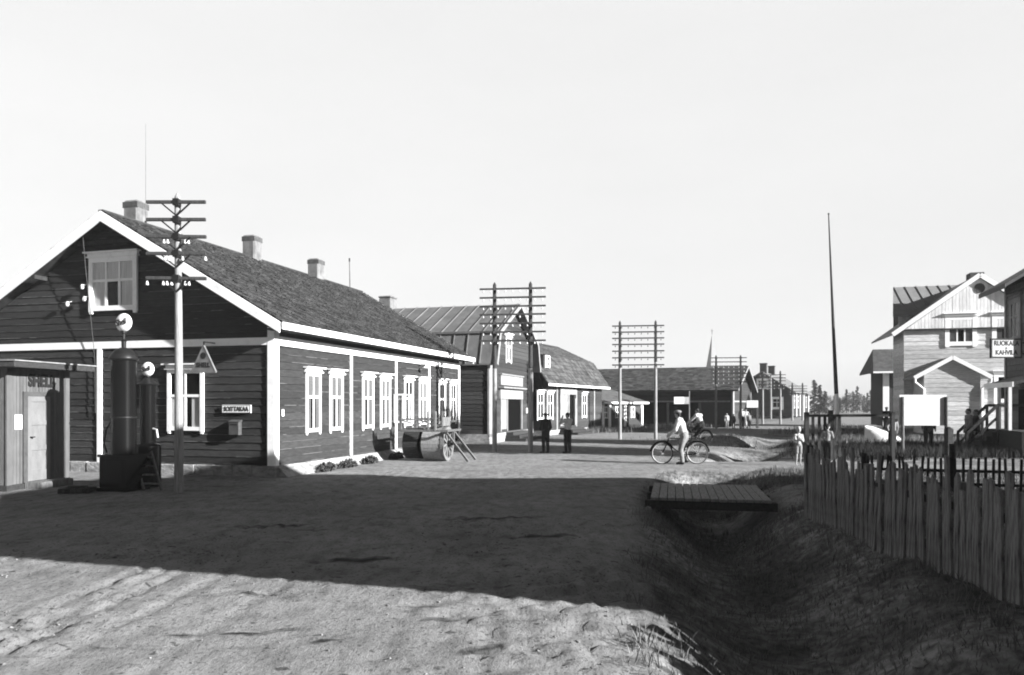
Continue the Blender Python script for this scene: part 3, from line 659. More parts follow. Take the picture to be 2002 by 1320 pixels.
for px in (1055, 1074, 1141): window(ct, front, along(C3, px, U3), .95, .95, 2.5, 2, .62, True, 0)
a0, a1, a2 = (along(C3, p, U3) for p in (1093, 1111, 1122))
d_ = MB(); d_.box((a0, .01, .5), (a0+.2, .09, 2.55), front); d_.box((a1-.2, .01, .5), (a1, .09, 2.55), front); d_.box((a2, .01, .5), (a2+.15, .09, 2.2), front); d_.box((a0, .01, 2.45), (a2+.15, .1, 2.8), front); d_.box((a0+.2, .008, .5), (a1-.2, .05, 2.45), front)
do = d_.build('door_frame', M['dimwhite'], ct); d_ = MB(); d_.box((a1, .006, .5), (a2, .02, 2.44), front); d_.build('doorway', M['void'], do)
d_ = MB()
for k in range(3): d_.box((a0-.2+.15*k, -1.3+.4*k, -.1), (a2+.9-.15*k, -.01, .12+.14*k))
d_.build('steps', M['darkwood'], ct)

# --- small low kiosk-like shop with hipped roof
def box_house(o, L, Dp, wall_h, mt, base=.2, c=.2, end=True):
    b = MB(); clap(b, front, lambda z: (0, L), base, wall_h, c); clap(b, lambda a, d, z: (-d, a, z), lambda z: (0, Dp), base, wall_h, c)
    b.box((L-.1, .1, base), (L-.002, Dp, wall_h)); b.box((.1, Dp-.1, base), (L-.1, Dp, wall_h)); b.build('wall', mt, o)
    b = MB(); b.box((-.04, -.04, -.4), (L+.04, Dp+.04, base-.003)); b.build('foundation', M['darkwood'], o)
U4 = Vector((math.sin(R(38)), math.cos(R(38)), 0)); C4 = Vector((6.75, 56.5, 0))
s4 = thing('small_shop', C4, R(52), 'small low shop with hipped roof and four white posts', 'shop')
L4 = along(C4, 1257, U4); box_house(s4, L4, 4.2, 2.05, M['redlog2'])
rf = MB(); z0_, z1_ = 2.0, 3.1; o_ = .35
q = [(-o_, -o_, z0_), (L4+o_, -o_, z0_), (L4+o_, 4.2+o_, z0_), (-o_, 4.2+o_, z0_), (-o_+.6, 2.1, z1_), (L4-1.8, 2.1, z1_)]
rf.add(q, [(0,1,5,4),(1,2,5),(2,3,4,5),(3,0,4),(0,1,2,3)]); r4 = rf.build('roof', M['shingle2'], s4)
b_ = MB(); b_.box((-o_, -o_-.03, z0_-.14), (L4+o_, -o_, z0_)); b_.build('eaves_board', M['white'], r4)
for px in (1178, 1191, 1221, 1254):
    a = along(C4, px, U4); b_ = MB(); b_.box((a-.17, -.02, .1), (a+.17, .07, 1.98), front); b_.build('post', M['white'], s4)
b_ = MB(); b_.box((-.03, .1, .1), (-.02, .7, 1.98)); b_.build('corner_board', M['white'], s4)
for px in (1183, 1206, 1236): window(s4, front, along(C4, px, U4), .62, .75, 1.65, 2, .5, False, 0, apron=0, fw=.06)

# --- the long barn and the darker building beside it
UB = Vector((math.sin(R(26)), math.cos(R(26)), 0)); CB = Vector((17.5, 60, 0)); RZB = R(64)
br = thing('long_barn', CB, RZB, 'long low barn with black open side, grey shingled roof and pale corner boards', 'barn')
WB = 9.0; LB = 16.0; HB = 3.2; AB = 5.05
bext = lambda z: (0, WB) if z < HB else ((z-HB)/(AB-HB)*WB/2, WB-(z-HB)/(AB-HB)*WB/2)
b_ = MB(); clap(b_, front, bext, .2, AB-.1, .22); clap(b_, lambda a, d, z: (-d, a, z), lambda z: (0, LB), 1.95, HB, .22)
b_.box((.02, .0, .2), (.12, 2.5, 1.95)); b_.box((0, LB-.1, .2), (WB, LB, HB)); b_.box((3.5, .1, .2), (3.6, LB, 2.6)); b_.build('wall', M['redlog2'], br)
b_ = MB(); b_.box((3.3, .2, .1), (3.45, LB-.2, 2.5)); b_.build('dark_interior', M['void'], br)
rf = MB(); sB = (AB-HB)/(WB/2); ez = HB-sB*.6
for sg in (-1, 1):
    x0 = WB/2+sg*(WB/2+.6); rf.add([(x0, -.5, ez), (x0, LB+.4, ez), (WB/2, LB+.4, AB), (WB/2, -.5, AB), (x0, -.5, ez-.1), (x0, LB+.4, ez-.1), (WB/2, LB+.4, AB-.1), (WB/2, -.5, AB-.1)], [(0,1,2,3),(4,5,6,7),(0,1,5,4),(0,3,7,4),(1,2,6,5)])
d = Vector((WB/2+.6, 0, AB-ez)); shingle_slope(rf, (-.6, -.5, ez), (0, 1, 0), d.normalized(), LB+.9, d.length, .35, .35, .03)
rB = rf.build('roof', M['shingle2'], br)
bb = MB()
for sg in (-1, 1): x0 = WB/2+sg*(WB/2+.6); bb.beam((x0, -.54, ez-.05), (WB/2, -.54, AB-.05), .05, .18)
bb.build('bargeboard', M['dimwhite'], rB)
tr = MB(); tr.box((-.25, -.06, .1), (.35, .07, HB), front); tr.box((WB-.2, -.02, .1), (WB+.03, .07, HB-.1), front); tr.box((.36, -.02, 2.0), (WB-.21, .055, 2.12), front); tr.box((-.06, .2, 2.0), (.0, LB, 2.12))
tr.build('trim_board', M['dimwhite'], br)
for y in (2.6, 5.2, 8.5, 12): b_ = MB(); b_.box((-.02, y-.1, .1), (.14, y+.1, 1.95)); b_.build('post', M['greywood'], br)
t = thing('barn_sign', P(1332, 783, 59.2), R(8), 'blank pale board on a post in front of the black side of the barn', 'sign')
b_ = MB(); b_.box((-.6, -.03, -.28), (.22, .03, .28)); b_.build('sign_panel', M['board'], t); b_ = MB(); b_.box((.22, -.028, -.28), (.62, .028, .27)); b_.build('sign_panel', M['dimwhite'], t)
b_ = MB(); b_.tube([(.68, .1, .75), (.68, .1, -2.2)], .06, 8); b_.build('post', M['greywood'], t)
CA = Vector((6.2, 68, 0)); an = thing('dark_shed', CA, R(64), 'dark shed with black shingle roof half hidden between the cottage and the barn', 'shed')
box_house(an, 7, 8, 3.3, M['darkwood']); rf = MB()
rf.add([(-.4, -.4, 3.3), (7.4, -.4, 3.3), (7.4, 8.4, 3.3), (-.4, 8.4, 3.3), (3.5, -.4, 5.1), (3.5, 8.4, 5.1)], [(0,3,5,4),(1,4,5,2),(0,1,4),(3,2,5),(0,1,2,3)]); rf.build('roof', M['darkwood'], an)
# --- far house
UF = Vector((math.sin(R(26.5)), math.cos(R(26.5)), 0)); CF = Vector((35.1, 95, 0)); fh = thing('far_house', CF, R(63.5), 'far dark house with two chimneys and a white-posted front down the road', 'house')
WF = 7.2; LF = 22; HF = 3.7; AF = 6.0
fe = lambda z: (0, WF) if z < HF else ((z-HF)/(AF-HF)*WF/2, WF-(z-HF)/(AF-HF)*WF/2)
b_ = MB(); clap(b_, gable, fe, .3, AF-.1, .25); clap(b_, front, lambda z: (0, LF), .3, HF, .25); b_.box((LF-.1, .1, .3), (LF, WF, HF)); b_.build('wall', M['darkwood'], fh)
rf = MB(); sF = (AF-HF)/(WF/2)
for sg in (-1, 1):
    y0 = WF/2+sg*(WF/2+.5); rf.add([(-.5, y0, HF-.5*sF), (LF+.4, y0, HF-.5*sF), (LF+.4, WF/2, AF), (-.5, WF/2, AF), (-.5, y0, HF-.5*sF-.12), (LF+.4, y0, HF-.5*sF-.12), (LF+.4, WF/2, AF-.12), (-.5, WF/2, AF-.12)], [(0,1,2,3),(4,5,6,7),(0,1,5,4),(0,3,7,4),(1,2,6,5)])
rF = rf.build('roof', M['tin'], fh)
for a in (1.5, 9): c = MB(); c.box((a-.45, WF/2-.4, AF-.5), (a+.45, WF/2+.4, AF+1.0)); c.box((a-.5, WF/2-.45, AF+1.0), (a+.5, WF/2+.45, AF+1.12)); c.build('chimney', M['redlog2'], rF)
tr = MB()
for a in (.0, 5, 9.5, 15, 21.6): tr.box((a, -.02, .2), (a+.5, .06, HF-.3), front)
tr.box((-.01, -.06, .2), (.0, .02, HF)); tr.build('trim_board', M['white'], fh)
for a in (2.6, 7.2, 12, 18): window(fh, front, a, 1.1, 1.3, 2.9, 2, .6, False, 0)
window(fh, gable, 1.75, 1.5, 1.15, 2.75, 2, .6, False, 0, fw=.28); window(fh, gable, WF/2-.1, 1.5, 3.75, 5.1, 2, .6, False, 0, fw=.28)
# --- church
ch = thing('church', P(1392, 790, 230) - Vector((0, 0, 1.85)), R(20), 'grey church steeple rising behind the barn roof', 'church')
b_ = MB(); b_.box((-3.2, -3.2, 0), (3.2, 3.2, 11.5)); b_.build('tower', M['slate'], ch)
b_ = MB(); b_.add([(x*3.6, y*3.6, 11.5) for x, y in ((-1,-1),(1,-1),(1,1),(-1,1))]+[(x*1.25, y*1.25, 13.0) for x, y in ((-1,-1),(1,-1),(1,1),(-1,1))]+[(0, 0, 23)], [(0,1,5,4),(1,2,6,5),(2,3,7,6),(3,0,4,7),(4,5,8),(5,6,8),(6,7,8),(7,4,8),(0,1,2,3)]); b_.build('spire', M['slate'], ch)
b_ = MB(); b_.tube([(0, 0, 23), (0, 0, 24.6)], .08, 6); b_.beam((-.45, 0, 24.1), (.45, 0, 24.1), .1, .1); b_.build('cross', M['iron'], ch)
b_ = MB(); b_.box((3.2, -5, 0), (24, 5, 6)); b_.prism([(-5.6, 6), (5.6, 6), (0, 10.2)], lambda p: (3.2, p[0], p[1]), lambda p: (24, p[0], p[1])); b_.build('nave', M['slate'], ch)

# --- pale two storey house on the right
CW = Vector((21.74, 42, 0)); wh = thing('pale_house', CW, RZ, 'pale two-storey timber house with boarded white gable and round attic vent', 'house')
# local x: depth away, local y: to the LEFT, so the end wall facing the viewer spans y from 0 down to -8.6
WW = 7.4; ZE, AW, ZB = 6.05, 8.78, 6.0
sW = (AW-ZE)/(WW/2)
gx = lambda a, d, z: (-d, -a, z)            # a runs to the right along the end wall
b_ = MB(); clap(b_, gx, lambda z: (0, WW), .5, ZB-.05, .24, .010); clap(b_, lambda a, d, z: (a, d, z), lambda z: (0, 2.7), .5, ZB-.05, .24, .010); b_.box((.1, -WW+.1, .5), (2.7, -WW, ZE)); b_.build('wall', M['palewood'], wh)
b_ = MB(); vclap(b_, lambda a, d, z: gx(a, d+.05, z), 0.02, WW-.02, ZB, lambda a: AW-.12-sW*abs(a-WW/2), .17); b_.build('gable_boarding', M['gablepaint'], wh)
b_ = MB(); b_.box((0, -.0, ZB-.10), (WW, .14, ZB-.02), gx); b_.build('drip_board', M['darkwood'], wh)
b_ = MB(); b_.box((-.05, -.1, -.4), (WW+.05, .04, .497), gx); b_.box((-.04, -WW, -.4), (2.7, .04, .45)); b_.build('foundation', M['stone'], wh)
rf = MB(); o_ = .6
for sg in (-1, 1):
    y0 = -WW/2+sg*(WW/2+o_); ez_ = ZE-sW*o_+.15
    rf.add([(-.16, y0, ez_), (6, y0, ez_), (6, -WW/2, AW+.1), (-.16, -WW/2, AW+.1), (-.16, y0, ez_-.1), (6, y0, ez_-.1), (6, -WW/2, AW), (-.16, -WW/2, AW)], [(0,1,2,3),(4,5,6,7),(0,1,5,4),(0,3,7,4),(1,2,6,5)])
rW = rf.build('roof', M['tin'], wh); bb = MB()
for sg in (-1, 1): y0 = -WW/2+sg*(WW/2+o_); bb.beam((-.18, y0, ez_-.06), (-.18, -WW/2, AW+.04), .05, .24)
bb.build('bargeboard', M['white'], rW)
c = MB(); c.box((2.2, -WW/2-.9, AW-.6), (3.0, -WW/2-.2, AW+.55)); c.build('chimney', M['soot'], rW)
b_ = MB(); b_.add([gx(WW/2+.27*math.cos(i*math.pi/8), .075, 8.12+.27*math.sin(i*math.pi/8)) for i in range(16)], [tuple(range(16))]); b_.build('round_vent', M['midgrey'], wh)
window(wh, gx, 2.81, 1.55, 5.0, 6.65, 2, .60, True, 1, fw=.22, d=.05, lower_cols=3); window(wh, gx, 4.95, 1.3, 5.0, 6.65, 2, .60, True, 1, fw=.22, d=.05); window(wh, gx, 4.95, 1.1, 1.9, 3.5, 2, .60, True, 0, fw=.2)
# taller cross wing behind
b_ = MB(); vclap(b_, lambda a, d, z: (2.75-d, -.3-a, z), 0, 11.5, .4, lambda a: 7.1, .2); b_.box((2.9, -1.7, .4), (9.5, -1.8, 7.1)); b_.box((9.5, -1.7, .4), (9.6, -10.2, 7.1))
b_.add([(2.75, -1.71, 7.1), (9.5, -1.71, 7.1), (6.1, -1.71, 9.0)], [(0,1,2)]); b_.build('wing_wall', M['palewood'], wh)
rf = MB()
for xa, xb, ya in ((2.3, 6.1, .1), (9.9, 6.1, -1.43)):
    rf.add([(xa, ya, 7.05), (xa, -11, 7.05), (xb, -11, 9.2), (xb, -.67, 9.2), (xa, ya, 6.95), (xa, -11, 6.95), (xb, -11, 9.1), (xb, -.67, 9.1)], [(0,1,2,3),(4,5,6,7),(0,1,5,4),(0,3,7,4),(1,2,6,5)])
for k in range(18): y = -.72-k*.62; rf.beam((2.3, y, 7.08), (6.1, y, 9.23), .03, .04)
rf.build('wing_roof', M['paletin'], wh)
# entrance porch with its own little gable
aL, aR = .46, 3.06
pz = 3.45; pa = 4.2; px0 = 2.4; pm = (aL+aR)/2
b_ = MB(); pw = lambda z: (aL, aR) if z < pz else (aL+(z-pz)/(pa-pz)*(aR-aL)/2, aR-(z-pz)/(pa-pz)*(aR-aL)/2)
clap(b_, lambda a, d, z: gx(a, d+px0, z), pw, .3, pa, .24, .01); b_.box((-px0+.1, -aL, .3), (0, -aL-.1, pz)); b_.box((-px0+.1, -aR, .3), (0, -aR+.1, pz)); po = b_.build('porch', M['palewood'], wh)
rf = MB(); sp = (pa-pz)/((aR-aL)/2)
for sg in (-1, 1):
    a_ = pm+sg*((aR-aL)/2+.5); z_ = pz-.5*sp+.08
    rf.add([gx(a_, px0+.14, z_), gx(a_, 0, z_), gx(pm, 0, pa+.1), gx(pm, px0+.14, pa+.1), gx(a_, px0+.14, z_-.09), gx(a_, 0, z_-.09), gx(pm, 0, pa), gx(pm, px0+.14, pa)], [(0,1,2,3),(4,5,6,7),(0,1,5,4),(0,3,7,4)])
pr = rf.build('porch_roof', M['tin'], wh); bb = MB()
for sg in (-1, 1): a_ = pm+sg*((aR-aL)/2+.5); bb.beam(gx(a_, px0+.16, z_-.03), gx(pm, px0+.16, pa+.06), .05, .2)
bb.build('bargeboard', M['white'], pr)
for sg, a_ in ((-1, aL), (1, aR)):
    d_ = MB(); d_.tube([gx(a_+sg*.45, px0+.12, z_-.05), gx(a_+sg*.45, px0+.10, z_-.25), gx(a_+sg*.04, px0+.06, z_-.6), gx(a_+sg*.04, px0+.06, .5)], .06, 8); d_.build('downpipe', M['white'], wh)

# --- dark boarded house beyond
CD = P(1726, 790, 60); CD.z = 0; dh = thing('small_dark_house', CD, RZ, 'small dark house with a white corner board beyond the pale timber house', 'house')
gd = lambda a, d, z: (-d, -a, z)
b_ = MB(); vclap(b_, gd, 0, 7, .1, lambda a: 4.5, .18); b_.box((.1, -.1, .1), (5, 0, 4.5)); b_.build('wall', M['redlog2'], dh)
rf = MB(); rf.add([(-.6, .8, 4.45), (-.6, -7.6, 4.45), (2.5, -7.6, 6.35), (2.5, .3, 6.35), (5.6, .8, 4.45), (5.6, -7.6, 4.45), (-.6, .8, 4.3), (-.6, -7.6, 4.3), (5.6, .8, 4.3)], [(0,1,2,3),(3,2,5,4),(0,3,4),(0,1,7,6),(6,0,4,8)]); rD = rf.build('roof', M['shingle2'], dh)
b_ = MB(); b_.box((-.63, .8, 4.28), (-.6, -7.6, 4.42)); b_.build('eaves_board', M['white'], rD)
b_ = MB(); b_.box((0, .0, .1), (.45, .06, 4.3), gd); b_.build('corner_board', M['white'], dh)
window(dh, gd, 2.9, 1.1, 1.4, 3.0, 2, .6, False, 0, fw=.16)
# --- cafe building at the right edge: local x away, facade towards the street (local +y)
CK = Vector((19.56, 30, 0)); cf = thing('cafe_building', CK, RZ, 'dark two-storey cafe building with porch and outside steps at the right edge', 'building')
fk = lambda a, d, z: (-a, d, z)             # a runs towards the viewer along the street front
LK = 2.3; HK = 6.75
b_ = MB(); clap(b_, fk, lambda z: (0, LK), .7, HK, .22, .02); b_.box((-.1, 0, .7), (0, -8, HK)); b_.box((-LK, 0, .7), (-LK+.1, -8, HK)); b_.add([(-.05, 0, HK), (-.05, -8, HK), (-.05, -4, HK+2.4)], [(0,1,2)]); b_.add([(-LK, 0, HK), (-LK, -8, HK), (-LK, -4, HK+2.4)], [(0,1,2)]); b_.build('wall', M['greywood'], cf)
b_ = MB(); b_.box((-LK-.05, -8, -.3), (.05, .06, .697)); b_.build('foundation', M['stone'], cf)
rf = MB()
for sg in (-1, 1):
    y0 = -4+sg*4.75; zz = HK-.45
    rf.add([(.6, y0, zz), (-LK-.1, y0, zz), (-LK-.1, -4, HK+2.5), (.6, -4, HK+2.5), (.6, y0, zz-.12), (-LK-.1, y0, zz-.12), (-LK-.1, -4, HK+2.38), (.6, -4, HK+2.38)], [(0,1,2,3),(4,5,6,7),(0,1,5,4),(0,3,7,4),(1,2,6,5)])
rk = rf.build('roof', M['tin'], cf); b_ = MB(); b_.box((.6, .75, HK-.62), (-LK-.1, .78, HK-.44)); b_.build('eaves_board', M['greywood'], rk)
for a in (1.15,): window(cf, fk, a, 1.15, 4.2, 5.9, 2, .6, True, 0, fw=.2, mt=M['dimwhite'])
b_ = MB(); b_.box((0, .0, .7), (.16, .05, HK-.3), fk); b_.build('corner_board', M['dimwhite'], cf)
# porch canopy over the entrance
b_ = MB(); b_.add([fk(1.55, 0, 2.95), fk(4.4, 0, 2.95), fk(4.4, 1.15, 2.6), fk(1.55, 1.15, 2.6), fk(1.55, 0, 2.85), fk(4.4, 0, 2.85), fk(4.4, 1.15, 2.5), fk(1.55, 1.15, 2.5)], [(0,1,2,3),(4,5,6,7),(0,3,7,4),(1,2,6,5),(2,3,7,6)]); pc = b_.build('porch_roof', M['shingle2'], cf)
b_ = MB(); b_.box((1.5, 1.15, 2.44), (4.4, 1.19, 2.62), fk); b_.box((1.51, .05, 2.5), (1.55, 1.15, 2.62), fk); b_.build('eaves_board', M['white'], pc)
for a in (1.75, 2.85):
    b_ = MB(); b_.box((a-.05, .72, .0), (a+.05, .82, 2.62), fk); b_.build('porch_post', M['white'], cf)
b_ = MB(); b_.box((1.0, .07, .0), (4.4, .9, .9), fk); b_.build('porch_floor', M['darkwood'], cf)
b_ = MB(); b_.box((1.5, .024, .9), (2.25, .05, 2.4), fk); b_.build('doorway', M['void'], cf)
st = MB()
for k in range(5): st.box((1.05, .902+.2*k, .0), (2.1, 1.098+.2*k, .80-.16*k), fk)
so2 = st.build('steps', M['darkwood'], cf)
hr = MB()
for a in (1.0, 2.15):
    hr.beam(fk(a, .95, 1.8), fk(a, 1.95, .75), .09, .10); hr.beam(fk(a, .1, 1.8), fk(a, .95, 1.8), .09, .1); hr.beam(fk(a, .95, 1.35), fk(a, 1.9, .35), .06, .08)
    for d, zt in ((.95, 1.8), (1.45, 1.28), (1.95, .8)): hr.beam(fk(a, d, 0), fk(a, d, zt), .08, .08, up=(1, 0, 0))
hr.build('handrail', M['darkwood'], so2)
t = thing('cafe_sign', P(1966.5, 681, 28.0), R(4), 'white hanging sign with dark frame and two lines of black capitals', 'sign')
hw, hh = .60, .36
b_ = MB(); b_.box((-hw+.05, -.03, -hh+.05), (hw-.05, .03, hh-.05)); b_.build('sign_panel', M['board'], t)
b_ = MB()
for p in ((-hw, -hh, hw, -hh+.05), (-hw, hh-.05, hw, hh), (-hw, -hh+.05, -hw+.05, hh-.05), (hw-.05, -hh+.05, hw, hh-.05)): b_.box((p[0], -.045, p[1]), (p[2], .045, p[3]))
b_.beam((hw, 0, .2), (hw+.45, 0, .2), .04, .04); b_.beam((hw, 0, -.2), (hw+.45, 0, -.2), .04, .04); b_.build('sign_frame', M['darkwood'], t)
for s_, z, q in (('RUOKALA', .175, .245), ('JA', .0, .10), ('KAHVILA', -.165, .245)): text('lettering', s_, q, M['ink'], t, TM((1,0,0), (0,0,1), (0,-1,0), (0, -.033, z)), sx=.86, bold=.007 if q > .2 else 0)
# --- unseen barn behind the fence, leaning profile shaped to cast the road shadow
hb = thing('shadow_barn', (7.6, 0, 0), 0, 'unseen grey barn outside the frame on the right, leaning wall shaped to shade the road', 'barn')
sp_ = [(4.9, 0), (2.0, 5.8), (6.2, 7.36), (9.9, 7.25), (9.8, 0)]
b_ = MB(); b_.prism(sp_, lambda p: (0, p[0], p[1]), lambda p: (16, p[0], p[1])); clap(b_, lambda a, d, z: (-d-.012, a, z), lambda z: (4.9-.5*z, 9.8) if z < 5.75 else (2.05+(z-5.75)*2.65, 9.85), .0, 7.2, .2, .02); b_.build('wall', M['greywood'], hb)
b_ = MB(); b_.add([(-.01, 1.96, 5.81), (16.4, 1.96, 5.81), (16.4, 6.2, 7.39), (-.01, 6.2, 7.39), (16.4, 9.92, 7.28), (-.01, 9.92, 7.28)], [(0,1,2,3),(3,2,4,5)]); b_.build('roof', M['shingle2'], hb)
b_ = MB(); b_.box((3.4, 6.3, 7.0), (8.4, 9.98, 8.05)); b_.box((3.4, 9.905, 0), (8.4, 9.98, 7.0)); b_.build('shade_loft', M['greywood'], hb)  # upper block added to carry shade onto the log gable foot
b_ = MB(); b_.box((-.05, 6.2, 0), (-.01, 8.8, 3.2)); b_.build('door', M['darkwood'], hb)
# ---------------------------------------------------------------- kiosk, pumps, ladder
def at(px, py): Y = F*H/(py-HY); return Vector(((px-1001)/F*Y, Y, 0))
CKi = Vector((-10.72, 16.05, 0)); ki = thing('kiosk', CKi, R(84), 'small pale boarded kiosk with flat roof and panelled door left of the fuel pumps', 'kiosk')
LKi = 1.92; HKi = 2.62
b_ = MB(); vclap(b_, front, 0, LKi, .12, lambda a: HKi, .095, .012); vclap(b_, lambda a, d, z: (-d, a, z), 0, 1.9, .12, lambda a: HKi, .14, .012); b_.box((LKi-.1, .1, .12), (LKi-.002, 1.9, HKi)); b_.box((0, 1.85, .12), (LKi, 1.9, HKi)); b_.build('wall', M['kiosk'], ki)
b_ = MB(); b_.box((-.03, -.03, -.1), (LKi+.02, 1.9, .117)); b_.build('plinth', M['darkwood'], ki)
b_ = MB(); b_.box((-.32, -.45, HKi+.0), (LKi+.3, 2.2, HKi+.13)); kr = b_.build('roof', M['darkwood'], ki, bevel=.01)
b_ = MB(); b_.box((-.35, -.48, HKi+.13), (LKi+.33, 2.23, HKi+.155)); b_.build('roof_edge', M['dimwhite'], kr)
for a_, c_ in ((-.02, .12), (LKi-.14, LKi)): b_ = MB(); b_.box((a_, -.01, .1), (c_, .025, HKi), front); b_.build('corner_board', M['kiosk'], ki)
def ka(px): return along(CKi, px, Vector((math.cos(R(84)), math.sin(R(84)), 0)))
d0_, d1_ = ka(51), ka(95)
b_ = MB(); 
for a, b, c, d in ((d0_-.12, .13, d0_, 2.02), (d1_, .13, d1_+.12, 2.02), (d0_-.12, 2.02, d1_+.12, 2.12)): b_.box((a, .012, b), (c, .045, d), front)
b_.build('door_frame', M['midgrey'], ki)
b_ = MB(); b_.box((d0_, .008, .15), (d1_, .02, 2.02), front); do = b_.build('door', M['doorpaint'], ki)
b_ = MB()
for a, b, c, d in ((d0_, .15, d0_+.11, 2.02), (d1_-.11, .15, d1_, 2.02)): b_.box((a, .02, b), (c, .042, d), front)
for z0_, z1_ in ((.15, .38), (.82, .93), (1.38, 1.48), (1.90, 2.02)): b_.box((d0_+.11, .02, z0_), (d1_-.11, .038, z1_), front)
b_.build('door_panel_frame', M['doorpaint'], do)
b_ = MB(); b_.tube([(d0_+.07, -.04, 1.12), (d0_+.07, -.09, 1.12), (d0_+.15, -.09, 1.12)], .014, 6); b_.build('handle', M['iron'], do)
text('lettering', 'SHELL', .36, M['ink'], ki, FRONT((d0_+d1_)/2+.10, .03, 2.36), sx=.86, bold=.016)
b_ = MB(); aa = ka(34.5); b_.box((aa-.10, .014, 1.3), (aa+.10, .022, 1.62), front); b_.build('notice', M['white'], ki)
b_ = MB(); b_.box((d0_-.1, .05, 0), (d1_+.25, .42, .14), front); b_.build('doorstep', M['greywood'], ki)
def script_globe(t, z, r, rz, sz):
    b = MB(); b.ell((0, 0, z), (r*1.0, r*.42, r), 24, 16); g = b.build('lamp_globe', M['globe'], t, True)
    b = MB(); b.lathe([(r*.35, z-r*1.12), (r*.35, z-r*.90)], 14); b.build('collar', M['iron'], g)
    text('lettering', 'Shell', sz, M['ink'], g, Matrix.Translation((0, 0, z)) @ Matrix.Rotation(R(0), 4, 'Z') @ TM((math.cos(R(12)),0,math.sin(R(12))), (-math.sin(R(12)),0,math.cos(R(12))), (0,-1,0), (-.01, -r*.42, .0)), shear=.3, sx=.82, bold=.003)
p = at(242, 957.5); t = thing('tall_fuel_pump', p, R(-14), 'tall black cylindrical fuel pump with domed top and white lamp globe', 'fuel pump', 'fuel pumps by the log house')
zz = lambda py: Z_(py, p[1])
b_ = MB(); b_.lathe([(.28, .7), (.255, .76), (.25, .8), (.25, zz(702)-.02)], 36); b_.build('cylinder', M['black'], t, True)
b_ = MB(); b_.box((-.33, -.33, -.05), (.33, .33, .72)); b_.box((-.37, -.37, -.05), (.37, .37, .08)); b_.box((-.36, -.36, .72), (.36, .36, .775)); b_.box((-.25, -.342, .16), (.25, -.33, .66)); b_.build('base_cabinet', M['black'], t, bevel=.02)
b_ = MB(); b_.lathe([(.28, zz(702)-.03), (.30, zz(702)), (.30, zz(702)+.02), (.24, zz(694)+.03), (.17, zz(684)), (.06, zz(680))], 30); b_.build('dome', M['iron'], t, True)
b_ = MB(); b_.lathe([(.045, zz(682)), (.05, zz(668)), (.075, zz(666)), (.03, zz(663)), (.028, zz(651))], 14); b_.build('neck', M['iron'], t, True)
b_ = MB(); b_.lathe([(.258, 1.55), (.258, 1.58)], 30); b_.build('band', M['iron'], t, True)
script_globe(t, zz(631), .20, 0, .19)
b_ = MB(); b_.tube([(-.25, -.05, 1.5), (-.38, -.08, 1.3), (-.42, -.1, 1.0), (-.34, -.1, .8)], .02, 8); b_.build('hose', M['rubber'], t)
p = at(289, 951); t = thing('small_fuel_pump', p, R(-12), 'shorter black fuel pump with conical cap and round white globe beside the tall pump', 'fuel pump', 'fuel pumps by the log house')
zz = lambda py, Y=p[1]: Z_(py, Y)
b_ = MB(); b_.lathe([(.275, 0), (.275, zz(872)), (.25, zz(869)), (.165, zz(866)), (.165, zz(752))], 30); b_.build('cylinder', M['black'], t, True)
b_ = MB(); b_.lathe([(.21, zz(752)-.01), (.22, zz(751)), (.12, zz(744)), (.06, zz(739))], 24); b_.build('conical_cap', M['iron'], t, True)
b_ = MB(); b_.tube([(.17, -.05, 1.3), (.27, -.06, 1.28), (.3, -.06, 1.1)], .022, 8); b_.build('nozzle', M['chrome'], t)
script_globe(t, zz(722), .16, 0, .15)
a, b = at(285, 945), at(318, 966)
t = thing('step_ladder', (a+b)/2, R(0), 'short dark wooden ladder leaning against the base of the tall fuel pump', 'ladder')
b_ = MB(); dl = Vector((.30, -.35, 0)); c_ = []
for k in (-1, 1):
    b_.beam((-.30+k*.19, .12, .80), (.12+k*.19, -.30, 0), .035, .07)
b_.build('rail', M['greywood'], t)
b_ = MB()
for q in (.15, .38, .61, .84): b_.beam((-.30+.42*q-.19, .12-.42*q, .8-.8*q), (-.30+.42*q+.19, .12-.42*q, .8-.8*q), .10, .03)
b_.build('tread', M['greywood'], t)
p = at(152, 963); t = thing('plank_box', p, R(8), 'low dark wooden cover lying on the ground between kiosk and pumps', 'cover')
b_ = MB()
for k in range(5): b_.box((-.30+k*.12, -.22, .0), (-.195+k*.12, .22, .10))
b_.build('cover_planks', M['darkwood'], t); b_ = MB(); b_.box((-.18, -.05, .10), (.18, .05, .14)); b_.build('handle_batten', M['darkwood'], t)

